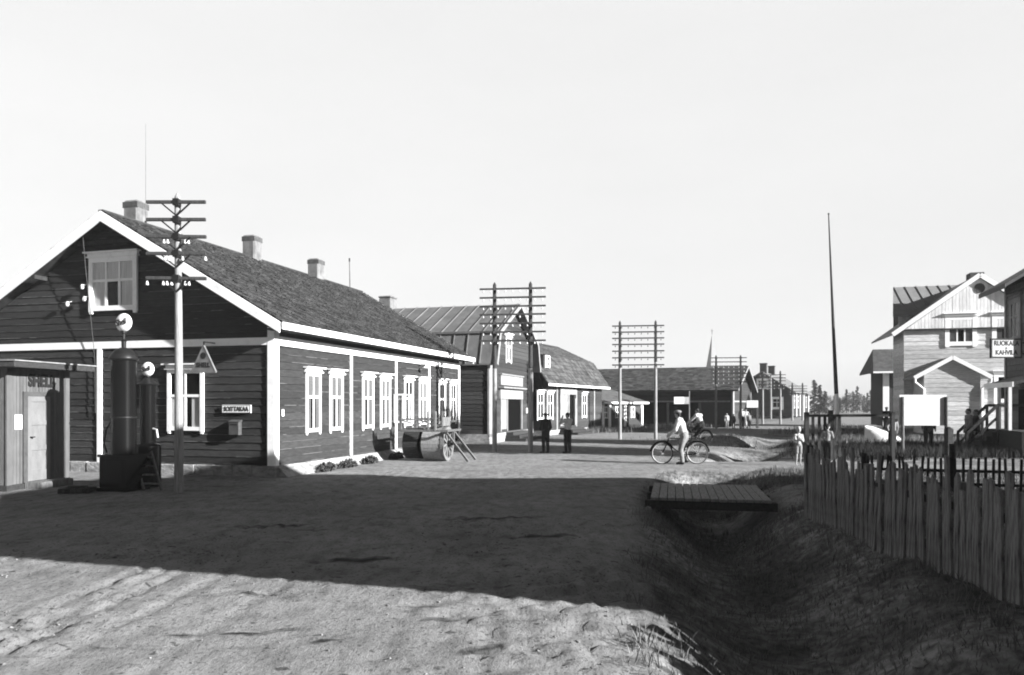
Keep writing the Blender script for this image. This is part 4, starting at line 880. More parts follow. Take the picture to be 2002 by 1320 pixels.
# ---------------------------------------------------------------- telegraph poles
def insul(mb, x, y, z, s=1): mb.lathe([(.012*s, .07*s), (.03*s, .06*s), (.034*s, .02*s), (.05*s, -.02*s), (.046*s, -.055*s), (.02*s, -.06*s)], 8, (x, y, z))
ip = MB(); insul(ip, 0, 0, 0); INS = ip.mesh('insulator'); INS.materials.append(M['porcelain'])
for q in INS.polygons: q.use_smooth = True
def tpole(px, pyb, pyt, arms, half, rad, label, dark_top=0):
    p = at(px, pyb); t = thing('telegraph_pole', p, 0, label, 'pole'); Y = p[1]; zt = Z_(pyt, Y)
    b = MB(); b.tube([(0, 0, -.5), (0.01, 0, 1.2), (0, 0, zt*.6), (-.02, 0, zt)], [rad*1.15, rad*1.05, rad*.9, rad*.72], 14); b.lathe([(rad*.72, zt), (.01, zt+.10)], 10, (-.02, 0, 0)); b.build('pole', M['pole'], t, True)
    for i, (py, ins, ang) in enumerate(arms):
        z = Z_(py, Y); a = MB(); c, s = math.cos(ang), math.sin(ang)
        a.beam((-half*c, -rad-.03-half*s, z), (half*c, -rad-.03+half*s, z), .055, .07); ao = a.build('cross_arm', M['darkpole'], t, bevel=.008)
        a = MB(); a.beam((-half*.5*c, -rad-.05, z-.02), (0, -rad-.01, z-.28), .02, .03); a.beam((half*.5*c, -rad-.05, z-.02), (0, -rad-.01, z-.28), .02, .03); a.build('brace', M['iron'], ao)
        a = MB(); a.box((-.06, -rad-.075, z-.07), (.06, -.0, z+.07)); a.build('clamp', M['iron'], ao)
        for x in ins:
            o = link('insulator', INS, None, ao); o.location = (x*half*c, -rad-.03+x*half*s, z-.11); o.scale = (.7,)*3
            r_ = MB(); r_.tube([(x*half*c, -rad-.03+x*half*s, z), (x*half*c, -rad-.03+x*half*s, z-.1)], .009, 5); r_.build('insulator_pin', M['iron'], ao)
    return t
i4 = (-.42, -.2, .2, .42)
tpole(349, 962, 386, [(398, (), 0), (432, (), 0), (465, (-.4, -.28, .3, .4), .05), (498, (-.36, -.25, .22, .98), .02), (546, (-.95, -.42, -.3, -.15, .3, .42), .06)], .62, .085, 'single bare telegraph pole with five short cross arms beside the fuel pumps')
def twin(pa, pb, pyb, tops, arms, ov, rad, n_in, label, group, iz=-.09, dk=.55, whiteins=True):
    A, B = at(pa, pyb), at(pb, pyb); B = B+(A-B).length*Vector((0, -.14, 0)); t = thing('twin_telegraph_pole', A, 0, label, 'pole', group); Y = A[1]
    D = B-A; zt = Z_(tops, Y)
    for q in (Vector((0, 0, 0)), D):
        b = MB(); zs = zt*dk; b.tube([q+Vector((0, 0, -.5)), q+Vector((0, 0, zs))], [rad*1.1, rad*.9], 12); po = b.build('pole', M['pole'], t, True)
        b = MB(); b.tube([q+Vector((0, 0, zs-.005)), q+Vector((0, 0, zt)), q+Vector((0, 0, zt+.1))], [rad*.93, rad*.75, .01], 12); b.build('tarred_top', M['darkpole'], po, True)
    u = D.normalized(); off = Vector((0, -rad-.02, 0))
    for py in arms:
        z = Vector((0, 0, Z_(py, Y))); a = MB(); a.beam(-u*ov+z+off, D+u*ov+z+off, .05, .065); 
        for q in (Vector((0, 0, 0)), D): a.beam(q+z+off*1.3, q+z-off, .11, .11)
        ao = a.build('cross_arm', M['darkpole'], t)
        tot = D.length+2*ov
        for k in range(n_in):
            s = (k+.5)/n_in; q = -u*ov+u*tot*s+z+off; o = link('insulator', INS if whiteins else INSD, None, ao); o.location = q+Vector((0, 0, iz)); o.scale = (.62,)*3
    return t
INSD = INS.copy(); INSD.materials.clear(); INSD.materials.append(M['midgrey'])
GP = 'paired telegraph poles along the street'
twin(967, 1037, 884, 557, (566, 583, 600, 616, 633, 650, 667), .58, .09, 9, 'tall twin telegraph poles with seven cross arms before the gambrel shop', GP, dk=.50)
twin(1212, 1280, 859, 631, (638, 650, 662, 674, 687, 700, 714), .42, .085, 8, 'twin telegraph poles with seven cross arms before the small hipped shop', GP, dk=.66, whiteins=False)
twin(1400, 1446, 839, 697, (700, 708, 716, 724, 731, 739, 747), .40, .09, 7, 'twin telegraph poles standing before the gable end of the long barn', GP, dk=.62)
twin(1491, 1524, 829, 727, (733, 739, 745, 752, 758), .45, .10, 6, 'twin telegraph poles before the dark gable of the far house', GP, dk=.7)
twin(1549, 1568, 822.5, 750, (755, 760, 765, 770), .45, .11, 5, 'farthest twin telegraph poles in front of the far house white-posted side', GP, dk=.7)
p = at(1507, 819.5); t = thing('bare_post', p, 0, 'slim bare post without arms before the far house gable window', 'post'); b_ = MB(); b_.tube([(0, 0, -.3), (0, 0, Z_(736, p[1]))], [.13, .1], 8); b_.build('post', M['pole'], t); b_ = MB(); b_.lathe([(.12, 0), (.02, .2)], 8, (0, 0, Z_(736, p[1]))); b_.build('post_cap', M['darkpole'], t)
# flagpole
p = at(1638, 852); p.z = H0(p.x, p.y); t = thing('flagpole', p, 0, 'very tall slender flagpole, dark above and white near the ground', 'flagpole'); zt = Z_(420, p[1]); zm = Z_(770, p[1])
lean = X_(1620, p[1])-p[0]
b_ = MB(); b_.tube([(0, 0, -.3), (lean*.16, 0, zm)], [.135, .125], 14); b_.build('painted_base', M['white'], t, True)
b_ = MB(); b_.tube([(lean*.16, 0, zm), (lean*.5, 0, zt*.5), (lean, 0, zt)], [.118, .085, .03], 12); b_.build('shaft', M['darkpole'], t, True)
b_ = MB(); b_.ell((lean, 0, zt+.05), (.06, .06, .06), 8, 6); b_.build('finial', M['darkpole'], t)
# roof mast
t = thing('aerial_mast', C0+U*13.5+VV*4.9+Vector((0, 0, AP)), 0, 'thin wooden aerial mast rising above the far end of the log house roof', 'mast'); b_ = MB(); b_.tube([(0, 0, -.1), (-.03, 0, 1.25)], [.03, .02], 6); b_.build('mast', M['greywood'], t); b_ = MB(); b_.tube([(-.03, 0, 1.2), (-.03, 0, 1.35)], .035, 6); b_.build('mast_tip', M['darkpole'], t)

t = thing('aerial_mast', C0+U*1.13+VV*4.9+Vector((0, 0, AP)), 0, 'very thin aerial rod rising from the roof ridge beside the front chimney', 'mast'); b_ = MB(); b_.tube([(0, 0, -.1), (.0, 0, 2.9)], [.008, .004], 6); b_.build('rod', M['greywood'], t); b_ = MB(); b_.tube([(0, 0, 0), (0, 0, .12)], .03, 6); b_.build('socket', M['iron'], t)
# ---------------------------------------------------------------- road roller by the log house
p = at(858, 901); t = thing('road_roller', p, R(-14), 'horse-drawn road roller with big wooden drums and spoked white end wheel', 'roller')
rr = .56
b_ = MB(); n = 30; b_.v = []
def drum(b, x0, x1, r):
    for k in range(n):
        a0, a1 = 2*math.pi*k/n, 2*math.pi*(k+1)/n-.012; j = random.uniform(-.006, .006)
        vs = [(x, (r+j)*math.cos(a), rr+(r+j)*math.sin(a)) for x in (x0, x1) for a in (a0, a1)]+[(x, .3*math.cos(a), rr+.3*math.sin(a)) for x in (x0, x1) for a in (a0, a1)]
        b.add(vs, [(0,1,3,2),(0,1,5,4),(2,3,7,6),(0,2,6,4),(1,3,7,5)])
drum(b_, -.42, .22, rr-.02); b_.build('drum', M['pole'], t)
b_ = MB(); drum(b_, -1.08, -.55, rr-.06); b_.build('drum', M['darkwood'], t)  # left drum gets dark timber: its shadow is put into the colour
b_ = MB(); kk = 20
for k in range(kk):
    a0, a1 = 2*math.pi*k/kk, 2*math.pi*(k+1)/kk
    vs = [(x, r*math.cos(a), rr+r*math.sin(a)) for x in (.23, .33) for r in (rr-.10, rr) for a in (a0, a1)]
    b_.add(vs, [(0,1,3,2),(4,5,7,6),(2,3,7,6),(0,1,5,4)])
wh_ = b_.build('end_wheel', M['doorpaint'], t)
b_ = MB()
for k in range(10):
    a = 2*math.pi*k/10+.15; b_.beam((.28, .1*math.cos(a), rr+.1*math.sin(a)), (.28, (rr-.09)*math.cos(a), rr+(rr-.09)*math.sin(a)), .06, .07, up=(1, 0, 0))
b_.build('spokes', M['doorpaint'], wh_)
b_ = MB(); b_.tube([(.2, 0, rr), (.4, 0, rr)], .11, 12); b_.build('hub', M['iron'], wh_)
b_ = MB(); b_.add([(.235, .45*math.cos(i*.3142), rr+.45*math.sin(i*.3142)) for i in range(20)], [tuple(range(20))]); b_.build('end_boards', M['midgrey'], wh_)
b_ = MB(); b_.tube([(-1.14, 0, rr), (.5, 0, rr)], .05, 10); b_.build('axle', M['iron'], t)
b_ = MB()
for y in (-.68, .68):
    b_.beam((-1.12, y, 1.0 if y < 0 else rr), (.5, y, 1.0 if y < 0 else rr), .05, .07)
    b_.beam((-1.05, y, 1.02), (-.05, y, 1.34), .035, .04); b_.beam((-1.05, y, 1.34), (-.05, y, 1.02), .035, .04)
    b_.beam((-1.1, y, 1.36), (-.05, y, 1.36), .04, .05)
    for x in (-1.05, -.12, .12): b_.beam((x, y, .98), (x, y, 1.62 if x > -.5 else 1.4), .06, .06, up=(0, 1, 0))
for x in (-1.12, .5): b_.beam((x, -.7, 1.0), (x, .7, 1.0), .07, .07); b_.beam((x, 0, rr), (x, 0, 1.0), .07, .07, up=(0, 1, 0))
b_.build('frame', M['greywood'], t)
b_ = MB(); b_.box((-.1, -.35, 1.14), (.25, .35, 1.19)); b_.box((.20, -.35, 1.19), (.25, .35, 1.42)); b_.build('seat_box', M['greywood'], t)
b_ = MB()
for y in (-.5, .3): b_.beam((.42, y, .95), (1.25, y-.3, .06), .05, .06)
b_.build('shaft', M['greywood'], t)
# foundation shrubs
def leafclump(n, rad, mt, name, parent, ls=.05, flat=1.0, shape=None):
    c = rng.normal(size=(n, 3)); c /= np.linalg.norm(c, axis=1)[:, None]; c *= rng.uniform(.25, 1, n)[:, None]**.6*np.array(rad)
    c[:, 2] = np.abs(c[:, 2]) if flat else c[:, 2]
    if shape is not None: c = shape(c)
    n = len(c); a = rng.normal(size=(n, 3)); a /= np.linalg.norm(a, axis=1)[:, None]; b = np.cross(a, rng.normal(size=(n, 3))); b /= np.linalg.norm(b, axis=1)[:, None]
    s = ls*rng.uniform(.6, 1.5, n)[:, None]
    v = np.stack([c-a*s, c+b*s*.6, c+a*s, c-b*s*.6], 1).reshape(-1, 3); k = np.arange(n)*4
    return npmesh(name, v, np.stack([k, k+1, k+2, k+3], -1), mt, parent)
for i, (px, w_) in enumerate(((612, .55), (655, .55), (700, .5), (753, .6))):
    a = along(C0, px); o = C0+U*a-VV*.42; t = thing('low_shrub', o, RZ, ['leafy dark low plant nearest the corner board against the log house foundation', 'dark low plant below the second window of the log house front', 'dark low plant beside the first upright board of the log house front', 'dark low plant nearest the road roller along the log house foundation'][i], 'shrub', 'plants along the log house foundation')
    leafclump(420, (w_, .16, .24), M['leaf'], 'foliage', t, .045)
    b_ = MB()
    for k in range(5): x = random.uniform(-.3, .3); b_.tube([(x*.5, 0, -.05), (x, .02, .18)], .007, 5)
    b_.build('stem', M['bark'], t)

# ---------------------------------------------------------------- plank bridge
p = Vector((3.97, 15.4, 0)); t = thing('plank_bridge', p, R(-12), 'weathered plank bridge over the roadside ditch', 'bridge')
wB, lB = 2.2, 2.7
for k in range(14):
    x0 = -wB/2+k*wB/14; m_ = MB(); j = random.uniform(-.02, .02); z = random.uniform(-.006, .006)
    m_.box((x0+.006, -lB/2+j, .03+z), (x0+wB/14-.008, lB/2+j, .085+z)); m_.build('plank', M['deck'], t, bevel=.006)
m_ = MB()
for y in (-lB/2+.12, 0, lB/2-.12): m_.box((-wB/2-.1, y-.09, -.13), (wB/2+.1, y+.09, .028))
m_.build('beam', M['darkwood'], t, bevel=.01)

# ---------------------------------------------------------------- fences
FA, FB = Vector((4.78, 12.35, 0)), Vector((4.20, 2.6, 0)); FD = FB-FA; fl = FD.length; fu = FD.normalized(); fn_ = Vector((-fu.y, fu.x, 0))
if fn_.x > 0: fn_ = -fn_                    # towards the road
t = thing('picket_fence', FA, 0, 'long weathered grey picket fence along the ditch at the right', 'fence', None)
def picket_mesh(i, h, w, pointed):
    m_ = MB(); tp = [(-w/2, h-.06), (0, h), (w/2, h-.05)] if pointed else [(-w/2, h), (w/2, h-.02)]
    poly = [(-w/2*1.05, -.15)]+[(-w/2*.98, h*.5)]+tp+[(w/2*1.03, h*.5), (w/2, -.15)]
    m_.prism(poly, lambda p: (p[0], -.012, p[1]), lambda p: (p[0]+random.uniform(-.004, .004), .012, p[1])); me = m_.mesh('picket'); me.materials.append(M['fencewood']); return me
PM = [picket_mesh(i, .98+.22*rng.random(), .062+.03*rng.random(), i % 3 == 0) for i in range(14)]
s = .16; k = 0
while s < fl and k < 98:
    q = fu*s; o = link('picket', PM[random.randrange(14)], None, t); dpt = s/fl
    g = H0(FA.x+q.x, FA.y+q.y); o.location = q+fn_*.05+Vector((0, 0, max(g, -.12)-.02)); ang = math.atan2(fu.y, fu.x)
    o.rotation_euler = (random.gauss(0, .018), random.gauss(0, .022), ang); o.scale = (random.uniform(1.5, 1.85) if s > 6.2 else random.uniform(.72, 1.25), 1, random.uniform(.88, 1.08)); o.location += fn_*random.uniform(-.012, .012); s += .104 if s > 6.2 else random.uniform(.072, .105); k += 1  # unseen near pickets are widened to shut out sun slits
m_ = MB()
for z in (.32, .82): m_.beam(fu*.05+Vector((0, 0, z)), fu*fl+Vector((0, 0, z)), .05, .08)
m_.build('rail', M['darkwood'], t)
for s in (0, 2.35, 4.7, 7.0, 9.2):
    m_ = MB(); q = fu*s-fn_*.06; h_ = 1.18 if s == 0 else 1.06; m_.tube([q+Vector((0, 0, -.3)), q+Vector((.01, 0, h_))], [.075, .065], 10); m_.build('post', M['darkwood'] if s == 0 else M['greywood'], t)
A_, B_ = P(1690, 900, 16.6), P(2030, 900, 15.6); A_.z = B_.z = 0
t = thing('dark_picket_fence', A_, math.atan2((B_-A_).y, (B_-A_).x), 'low dark spaced picket fence crossing the yard beyond the grey picket fence', 'fence'); ln = (B_-A_).length
m_ = MB(); m_.box((-.025, -.012, -.1), (.025, .012, .72)); pk = m_.mesh('picket'); pk.materials.append(M['darkwood'])
m_ = MB(); m_.box((0, .015, .40), (ln, .055, .46)); m_.box((0, .015, .12), (ln, .055, .18)); m_.build('rail', M['darkwood'], t)
x = .05
while x < ln: o = link('picket', pk, None, t); o.location = (x, 0, random.uniform(-.03, .02)); o.rotation_euler = (0, random.gauss(0, .03), 0); x += random.uniform(.115, .15)
for x in (.0, 1.72, 3.1): m_ = MB(); m_.tube([(x, .08, -.2), (x, .08, 1.0 if x == 1.72 else .78)], .06, 8); m_.build('post', M['darkwood'], t)
g0 = at(1577, 900); 
t = thing('rail_gate', g0, R(-3), 'dark open rail fence with a few upright boards behind the standing boy', 'fence'); xr = X_(1745, g0[1])-g0[0]
m_ = MB(); m_.beam((0, 0, Z_(813, g0[1])), (xr, 0, Z_(812, g0[1])), .05, .09); m_.build('rail', M['darkwood'], t)
for px, w_, zt in ((1577, .13, 806), (1623, .13, 802), (1741, .11, 806)): x = X_(px, g0[1])-g0[0]; m_ = MB(); m_.box((x-w_/2, -.06, -.3), (x+w_/2, .06, Z_(zt, g0[1]))); m_.build('post', M['darkwood'], t)
for px in (1590, 1602, 1613, 1632, 1641): x = X_(px, g0[1])-g0[0]; m_ = MB(); m_.box((x-.045, .03, -.1), (x+.045, .055, Z_(812, g0[1]))); m_.build('board', M['darkwood'], t)
# billboard
q = at(1806, 893); t = thing('billboard', q, R(2), 'big blank white board on two dark posts in the yard before the pale house', 'billboard'); Y = q[1]
m_ = MB(); m_.box((X_(1757, Y)-q[0], -.02, Z_(832, Y)), (X_(1851, Y)-q[0], .02, Z_(772, Y))); m_.build('board_face', M['board'], t)
for px, tpy in ((1762, 776), (1848, 776)):
    x = X_(px, Y)-q[0]; m_ = MB(); m_.tube([(x, -.07, -.3), (x, -.07, Z_(tpy, Y))], [.055, .05], 8); m_.build('post', M['greywood'] if px < 1800 else M['darkwood'], t)
x = X_(1855, Y)-q[0]; 
o_ = P(1855, 900, 20.5); o_.z = 0; t = thing('stub_post', o_, 0, 'stout dark post end standing before the right leg of the blank billboard', 'post'); m_ = MB(); m_.box((-.09, -.09, -.2), (.09, .09, Z_(838, 20.5))); m_.build('post', M['darkwood'], t, bevel=.02); m_ = MB(); m_.lathe([(.10, 0), (.02, .05)], 8, (0, 0, Z_(838, 20.5))); m_.build('post_cap', M['darkwood'], t)
# road sign on a post and white leaning board in the yard
p = P(1475, 835, 58.0); p.z = 0; t = thing('street_sign', p, R(5), 'blank white sign on a dark post by the barn gable', 'sign')
m_ = MB(); m_.box((-.62, -.03, Z_(797, 58)), (.28, .03, Z_(783, 58))); m_.build('sign_panel', M['board'], t); m_ = MB(); m_.box((.18, .03, -.2), (.34, .13, Z_(783, 58))); m_.build('post', M['darkpole'], t)
p = P(1724, 845, 36); p.z = H0(p.x, p.y); t = thing('upturned_boat', p, R(-14), 'bright white upturned boat lying in the tall grass of the yard', 'boat')
m_ = MB(); pr_ = [(-.75, .85, .04), (-.4, .78, .26), (.15, .55, .34), (.6, .36, .32), (.95, .12, .16)]; m_.v = []
ring = []
for x, h_, hw_ in pr_: ring.append([(x, hw_*math.cos(a), h_*math.sin(a)**.8 if 0 < a < math.pi-1e-6 else 0) for a in [math.pi*i/8 for i in range(9)]])
vs = [v for r_ in ring for v in r_]; fs = [(i*9+j, i*9+j+1, (i+1)*9+j+1, (i+1)*9+j) for i in range(4) for j in range(8)]+[tuple(range(9)), tuple(range(36, 45))]
m_.add(vs, fs); m_.build('hull', M['white'], t, True); m_ = MB()
for i in range(4): m_.beam(Vector((pr_[i][0], 0, pr_[i][1]+.02)), Vector((pr_[i+1][0], 0, pr_[i+1][1]+.02)), .05, .05)
m_.build('keel', M['dimwhite'], t)
# ---------------------------------------------------------------- trees
def spruce(h, r, n=70):
    t = thing('spruce_tree', (0, 0, 0), 0, '', 'tree'); b = MB(); b.tube([(0, 0, -.3), (0, 0, h*.98)], [h*.016, .02], 7); b.build('trunk', M['bark'], t)
    vs = []; fs = []
    for i in range(n):
        z = h*(.10+.88*(i/n)); L_ = r*(1-(z/h))**.85*rng.uniform(.65, 1.15)+.12; a = rng.uniform(0, 6.28); dr = .25+.25*rng.random()
        for k in range(9):
            s = (k+.7)/9; c = np.array([math.cos(a)*L_*s, math.sin(a)*L_*s, z-dr*L_*s*s])
            for m in range(3):
                d = rng.normal(size=3); d[2] = -abs(d[2])*.7; d /= np.linalg.norm(d); e = np.cross(d, rng.normal(size=3)); e /= np.linalg.norm(e); q = .10+.22*L_*.35*(1-s*.5)+.12
                j = len(vs); c2 = c+rng.normal(size=3)*.1; vs += [c2-e*q*.4, c2+e*q*.4, c2+d*q*1.6+np.array([math.cos(a), math.sin(a), 0])*q*.6]; fs.append((j, j+1, j+2))
    npmesh('crown', vs, fs, M['needle'], t); return t
def broad(h, r, name='birch_tree', mt='leaf', n=1500, lo=.3, hi=.7):
    t = thing(name, (0, 0, 0), 0, '', 'tree'); b = MB(); b.tube([(0, 0, -.3), (.1, 0, h*.45), (0, .1, h*.9)], [h*.016, h*.011, .02], 7)
    cs = []
    for k in range(10):
        a = rng.uniform(0, 6.28); z0_ = h*rng.uniform(lo, hi); q = Vector((math.cos(a)*r*rng.uniform(.3, .75), math.sin(a)*r*rng.uniform(.3, .75), z0_+h*rng.uniform(.08, .25))); b.tube([(0, 0, z0_), q], [h*.006, .015], 5); cs.append(np.array(q))
    cs.append(np.array([0, 0, h*.85])); b.build('trunk', M['birch'] if name == 'birch_tree' else M['bark'], t)
    c = np.array(cs)[rng.integers(0, len(cs), n)]+np.clip(rng.normal(size=(n, 3)), -1.7, 1.7)*np.array([r*.27, r*.27, h*.075])
    a = rng.normal(size=(n, 3)); a /= np.linalg.norm(a, axis=1)[:, None]; e = np.cross(a, rng.normal(size=(n, 3))); e /= np.linalg.norm(e, axis=1)[:, None]; s = .16*rng.uniform(.6, 1.4, n)[:, None]
    v = np.stack([c-a*s, c+e*s*.7, c+a*s, c-e*s*.7], 1).reshape(-1, 3); k = np.arange(n)*4; npmesh('crown', v, np.stack([k, k+1, k+2, k+3], -1), M[mt], t); return t
PR = [spruce(11, 2.2), spruce(9, 2.0), spruce(12.5, 2.0), broad(9, 3.0), broad(8, 3.2, 'leafy_tree', 'leaf')]
used = set()
def plant(k, px, Y, hpy, lab, gr='trees closing the view beyond the yard'):
    base = [11, 9, 12.5, 9.3, 8.3][k]; o = PR[k] if k not in used else copy_tree(PR[k]); used.add(k)
    s = (Z_(hpy, Y))/base; o.location = (X_(px, Y), Y, 0); sw = rng.uniform(.9, 1.25); o.scale = (s*sw, s*sw, s); o.rotation_euler.z = rng.uniform(0, 6.28); o['label'] = lab; o['group'] = gr
plant(0, 1592, 128, 741, 'darkest tall spruce right behind the far house'); plant(1, 1603, 126, 752, 'broad dark spruce just right of the tallest spruce'); plant(1, 1613, 132, 764, 'shorter dark spruce at the left foot of the flagpole')
ORD = 'first second third fourth fifth sixth seventh eighth ninth tenth eleventh twelfth thirteenth fourteenth fifteenth sixteenth seventeenth eighteenth'.split()
WH = ['spruce', 'spruce', 'tall spruce', 'birch', 'leafy tree']
seq = [(3, 1622, 140, 771), (0, 1630, 160, 773), (1, 1641, 150, 777), (4, 1648, 150, 774), (2, 1655, 155, 760), (3, 1661, 150, 765), (0, 1668, 150, 764), (2, 1676, 165, 754), (3, 1683, 150, 768), (1, 1689, 155, 773), (0, 1696, 160, 767), (2, 1702, 150, 762), (1, 1709, 150, 768), (3, 1715, 155, 770), (0, 1721, 150, 766), (2, 1727, 160, 768), (0, 1736, 150, 770), (1, 1744, 150, 772)]
pos = ['just right of the flagpole', 'between flagpole and the tree gap', 'in the middle of the gap', 'close to the small dark house']
for i, (k, px, Y, hp) in enumerate(seq):
    ref = 'left of the flagpole' if px < 1636 else ('right of the flagpole' if px < 1690 else 'towards the small dark house')
    plant(k, px, Y, hp, f'distant {WH[k]}, {ORD[i]} from the left in the tree line {ref}')
for i, (x, y, h_, r_, lab) in enumerate([(19.6, 20.7, 9.6, 2.5, 'unseen leafy tree added nearest the cafe corner to shade the road'), (26.0, 18.6, 11, 2.5, 'unseen leafy tree added farther right than the first to shade the road')]):
    o = broad(h_, r_, 'leafy_tree', 'leaf', 7000, .66, .76); o.location = (x, y, 0); tag(o, lab, 'tree', 'unseen trees added for road shade')  # both trees are unseen, added to cast the mid-road shade band
# ---------------------------------------------------------------- people
J0 = dict(pelvis=(0, 0, .96), waist=(0, 0, 1.10), chest=(0, .01, 1.30), neck=(0, 0, 1.47), head=(0, .025, 1.62),
          sl=(-.185, 0, 1.41), sr=(.185, 0, 1.41), el=(-.24, -.02, 1.13), er=(.24, -.02, 1.13), wl=(-.25, .05, .88), wr=(.25, .05, .88),
          hl=(-.095, 0, .93), hr=(.095, 0, .93), kl=(-.11, .02, .50), kr=(.11, .02, .50), al=(-.11, -.02, .09), ar=(.11, -.02, .09), tl=(-.13, .15, .035), tr=(.13, .15, .035))
def skinned(name, segs, vox, mt, parent, extra=()):
    """one continuous surface: tapered limbs fused by a voxel remesh"""
    b = MB()
    for p, q, r1, r2 in segs:
        p, q = Vector(p), Vector(q); m = (p+q)/2
        b.tube([p, p.lerp(q, .35), p.lerp(q, .7), q], [r1, r1*.75+r2*.25+.002, r1*.3+r2*.7, r2], 10); b.ell(p, (r1,)*3, 10, 8); b.ell(q, (r2,)*3, 10, 8)
    for c, r, rot in extra: b.ell(c, r, 14, 10, rot)
    me = b.mesh(name); t = bpy.data.objects.new(name, me); COL.objects.link(t)
    md = t.modifiers.new('r', 'REMESH'); md.mode = 'VOXEL'; md.voxel_size = vox; md.use_smooth_shade = True
    sm = t.modifiers.new('s', 'SMOOTH'); sm.iterations = 3; sm.factor = .5
    dg = bpy.context.evaluated_depsgraph_get(); m2 = bpy.data.meshes.new_from_object(t.evaluated_get(dg)); m2.name = name
    bpy.data.objects.remove(t); bpy.data.meshes.remove(me); m2.materials.clear()
    return link(name, m2, mt, parent)
def person(loc, face, label, hgt=1.72, pose=None, shirt='shirt', trousers='darkcloth', cap=None, hair='hair', vox=.016, long_sleeve=True, shorts=False, skirt=False, jacket=False, bare=False, barefoot=False, group=None, headturn=0, slim=1.0, hscale=1.0):
    J = dict(J0); J.update(pose or {}); k = hgt/1.75
    J = {a: Vector(v)*k for a, v in J.items()}
    t = thing('person', loc, face, label, 'person', group)
    s = k*slim
    side = lambda n: (J[n+'l'], J[n+'r'])
    body = [(J['pelvis'], J['waist'], .125*s, .115*s), (J['waist'], J['chest'], .115*s, .13*s), (J['sl'], J['sr'], .07*s, .07*s), (J['chest'], J['neck'], .11*s, .062*s), (J['neck'], J['head'], .056*s, .055*s)]
    for c in 'lr':
        S, E, W_, Hh, K, A, T = (J[x+c] for x in ('s', 'e', 'w', 'h', 'k', 'a', 't'))
        body += [(S, E, .056*s, .042*s), (E, W_, .042*s, .030*s), (Hh, K, .088*s, .058*s), (K, A, .056*s, .038*s), (A, T, .042*s, .032*s)]
        d = (W_-E).normalized(); sd_ = Vector((0, 1, 0)) if abs(d.y) < .9 else Vector((0, 0, 1)); sd_ = (sd_-d*sd_.dot(d)).normalized(); nrm = d.cross(sd_)
        body.append((W_, W_+d*.075*k, .030*k, .036*k))
        for f_, (o, l) in enumerate(((-.030, .070), (-.010, .080), (.010, .076), (.030, .060))):
            r0 = W_+d*.085*k+sd_*o*k; r1 = r0+d*l*.55*k+nrm*.008*k; body += [(r0, r1, .0105*k, .0095*k), (r1, r1+(d*.8+nrm*.5*(1 if c == 'l' else -1)).normalized()*l*.45*k, .0095*k, .008*k)]
        r0 = W_+d*.03*k+sd_*.032*k; body.append((r0, r0+(d*.7+sd_*.7)*.06*k, .013*k, .010*k))
    hd = J['head']; hr_ = Matrix.Rotation(headturn, 3, 'Z'); hs_ = k*hscale
    up = (J['head']-J['neck']).normalized()
    rel = lambda x, y, z: hd+hr_ @ Vector((x*hs_, y*hs_, z*hs_))
    ex = [(rel(0, 0, .01), (.076*hs_, .095*hs_, .112*hs_), None), (rel(0, .035, -.06), (.052*hs_, .055*hs_, .055*hs_), None), (rel(0, .10, -.02), (.013*hs_, .02*hs_, .024*hs_), None), (rel(0, .075, .028), (.05*hs_, .025*hs_, .012*hs_), None),
          (rel(-.078, -.005, -.01), (.012*hs_, .022*hs_, .032*hs_), None), (rel(.078, -.005, -.01), (.012*hs_, .022*hs_, .032*hs_), None), (rel(0, .086, -.062), (.024*hs_, .012*hs_, .008*hs_), None)]
    skinned('body', body, vox*.8, M['skin'], t, ex)
    # clothes: the same skeleton a little thicker, ending at cuffs, waist and hems
    if not bare:
        g = .018*k; sg = [(J['pelvis']+Vector((0, 0, .03 if not jacket else -.12))*k, J['waist'], .125*s+g, .118*s+g), (J['waist'], J['chest'], .118*s+g, .135*s+g), (J['sl'], J['sr'], .072*s+g, .072*s+g), (J['chest'], J['neck']-up*.03*k, .115*s+g, .06*s+g)]
        for c in 'lr':
            S, E, W_ = J['s'+c], J['e'+c], J['w'+c]; sg.append((S, E, .06*s+g, .048*s+g))
            if long_sleeve: sg.append((E, W_.lerp(E, .06), .048*s+g, .036*s+g))
        skinned('jacket' if jacket else 'shirt', sg, vox, M[shirt], t)
    sg = [(J['pelvis']+Vector((0, 0, .06))*k, J['pelvis'], .13*s+.012*k, .128*s+.018*k)]
    for c in 'lr':
        Hh, K, A = J['h'+c], J['k'+c], J['a'+c]
        if skirt: continue
        if shorts: sg.append((Hh, K.lerp(Hh, .25), .096*s+.014*k, .085*s+.014*k))
        else: sg += [(Hh, K, .096*s+.014*k, .068*s+.016*k), (K, A.lerp(K, .03), .066*s+.016*k, .05*s+.016*k)]
    if skirt:
        m_ = (J['kl']+J['kr'])/2; sg += [(J['pelvis'], m_+Vector((0, 0, -.1)), .15*s, .20*s), (J['hl'], J['kl']+Vector((0, 0, -.1)), .12*s, .12*s), (J['hr'], J['kr']+Vector((0, 0, -.1)), .12*s, .12*s)]
    skinned('skirt' if skirt else 'trousers', sg, vox, M[trousers], t)
    if not barefoot:
        for c in 'lr':
            A, T = J['a'+c], J['t'+c]; skinned('shoe', [(A+Vector((0, -.02, -.03))*k, T, .050*k, .042*k), (A+Vector((0, 0, .02))*k, A+Vector((0, 0, -.04))*k, .05*k, .052*k)], vox*.8, M['leather'], t)
    e = MB()
    for x in (-.03, .03): e.ell(rel(x, .088, .005), (.010*hs_, .007*hs_, .008*hs_), 6, 4)
    e.build('eyes', M['ink'], t)
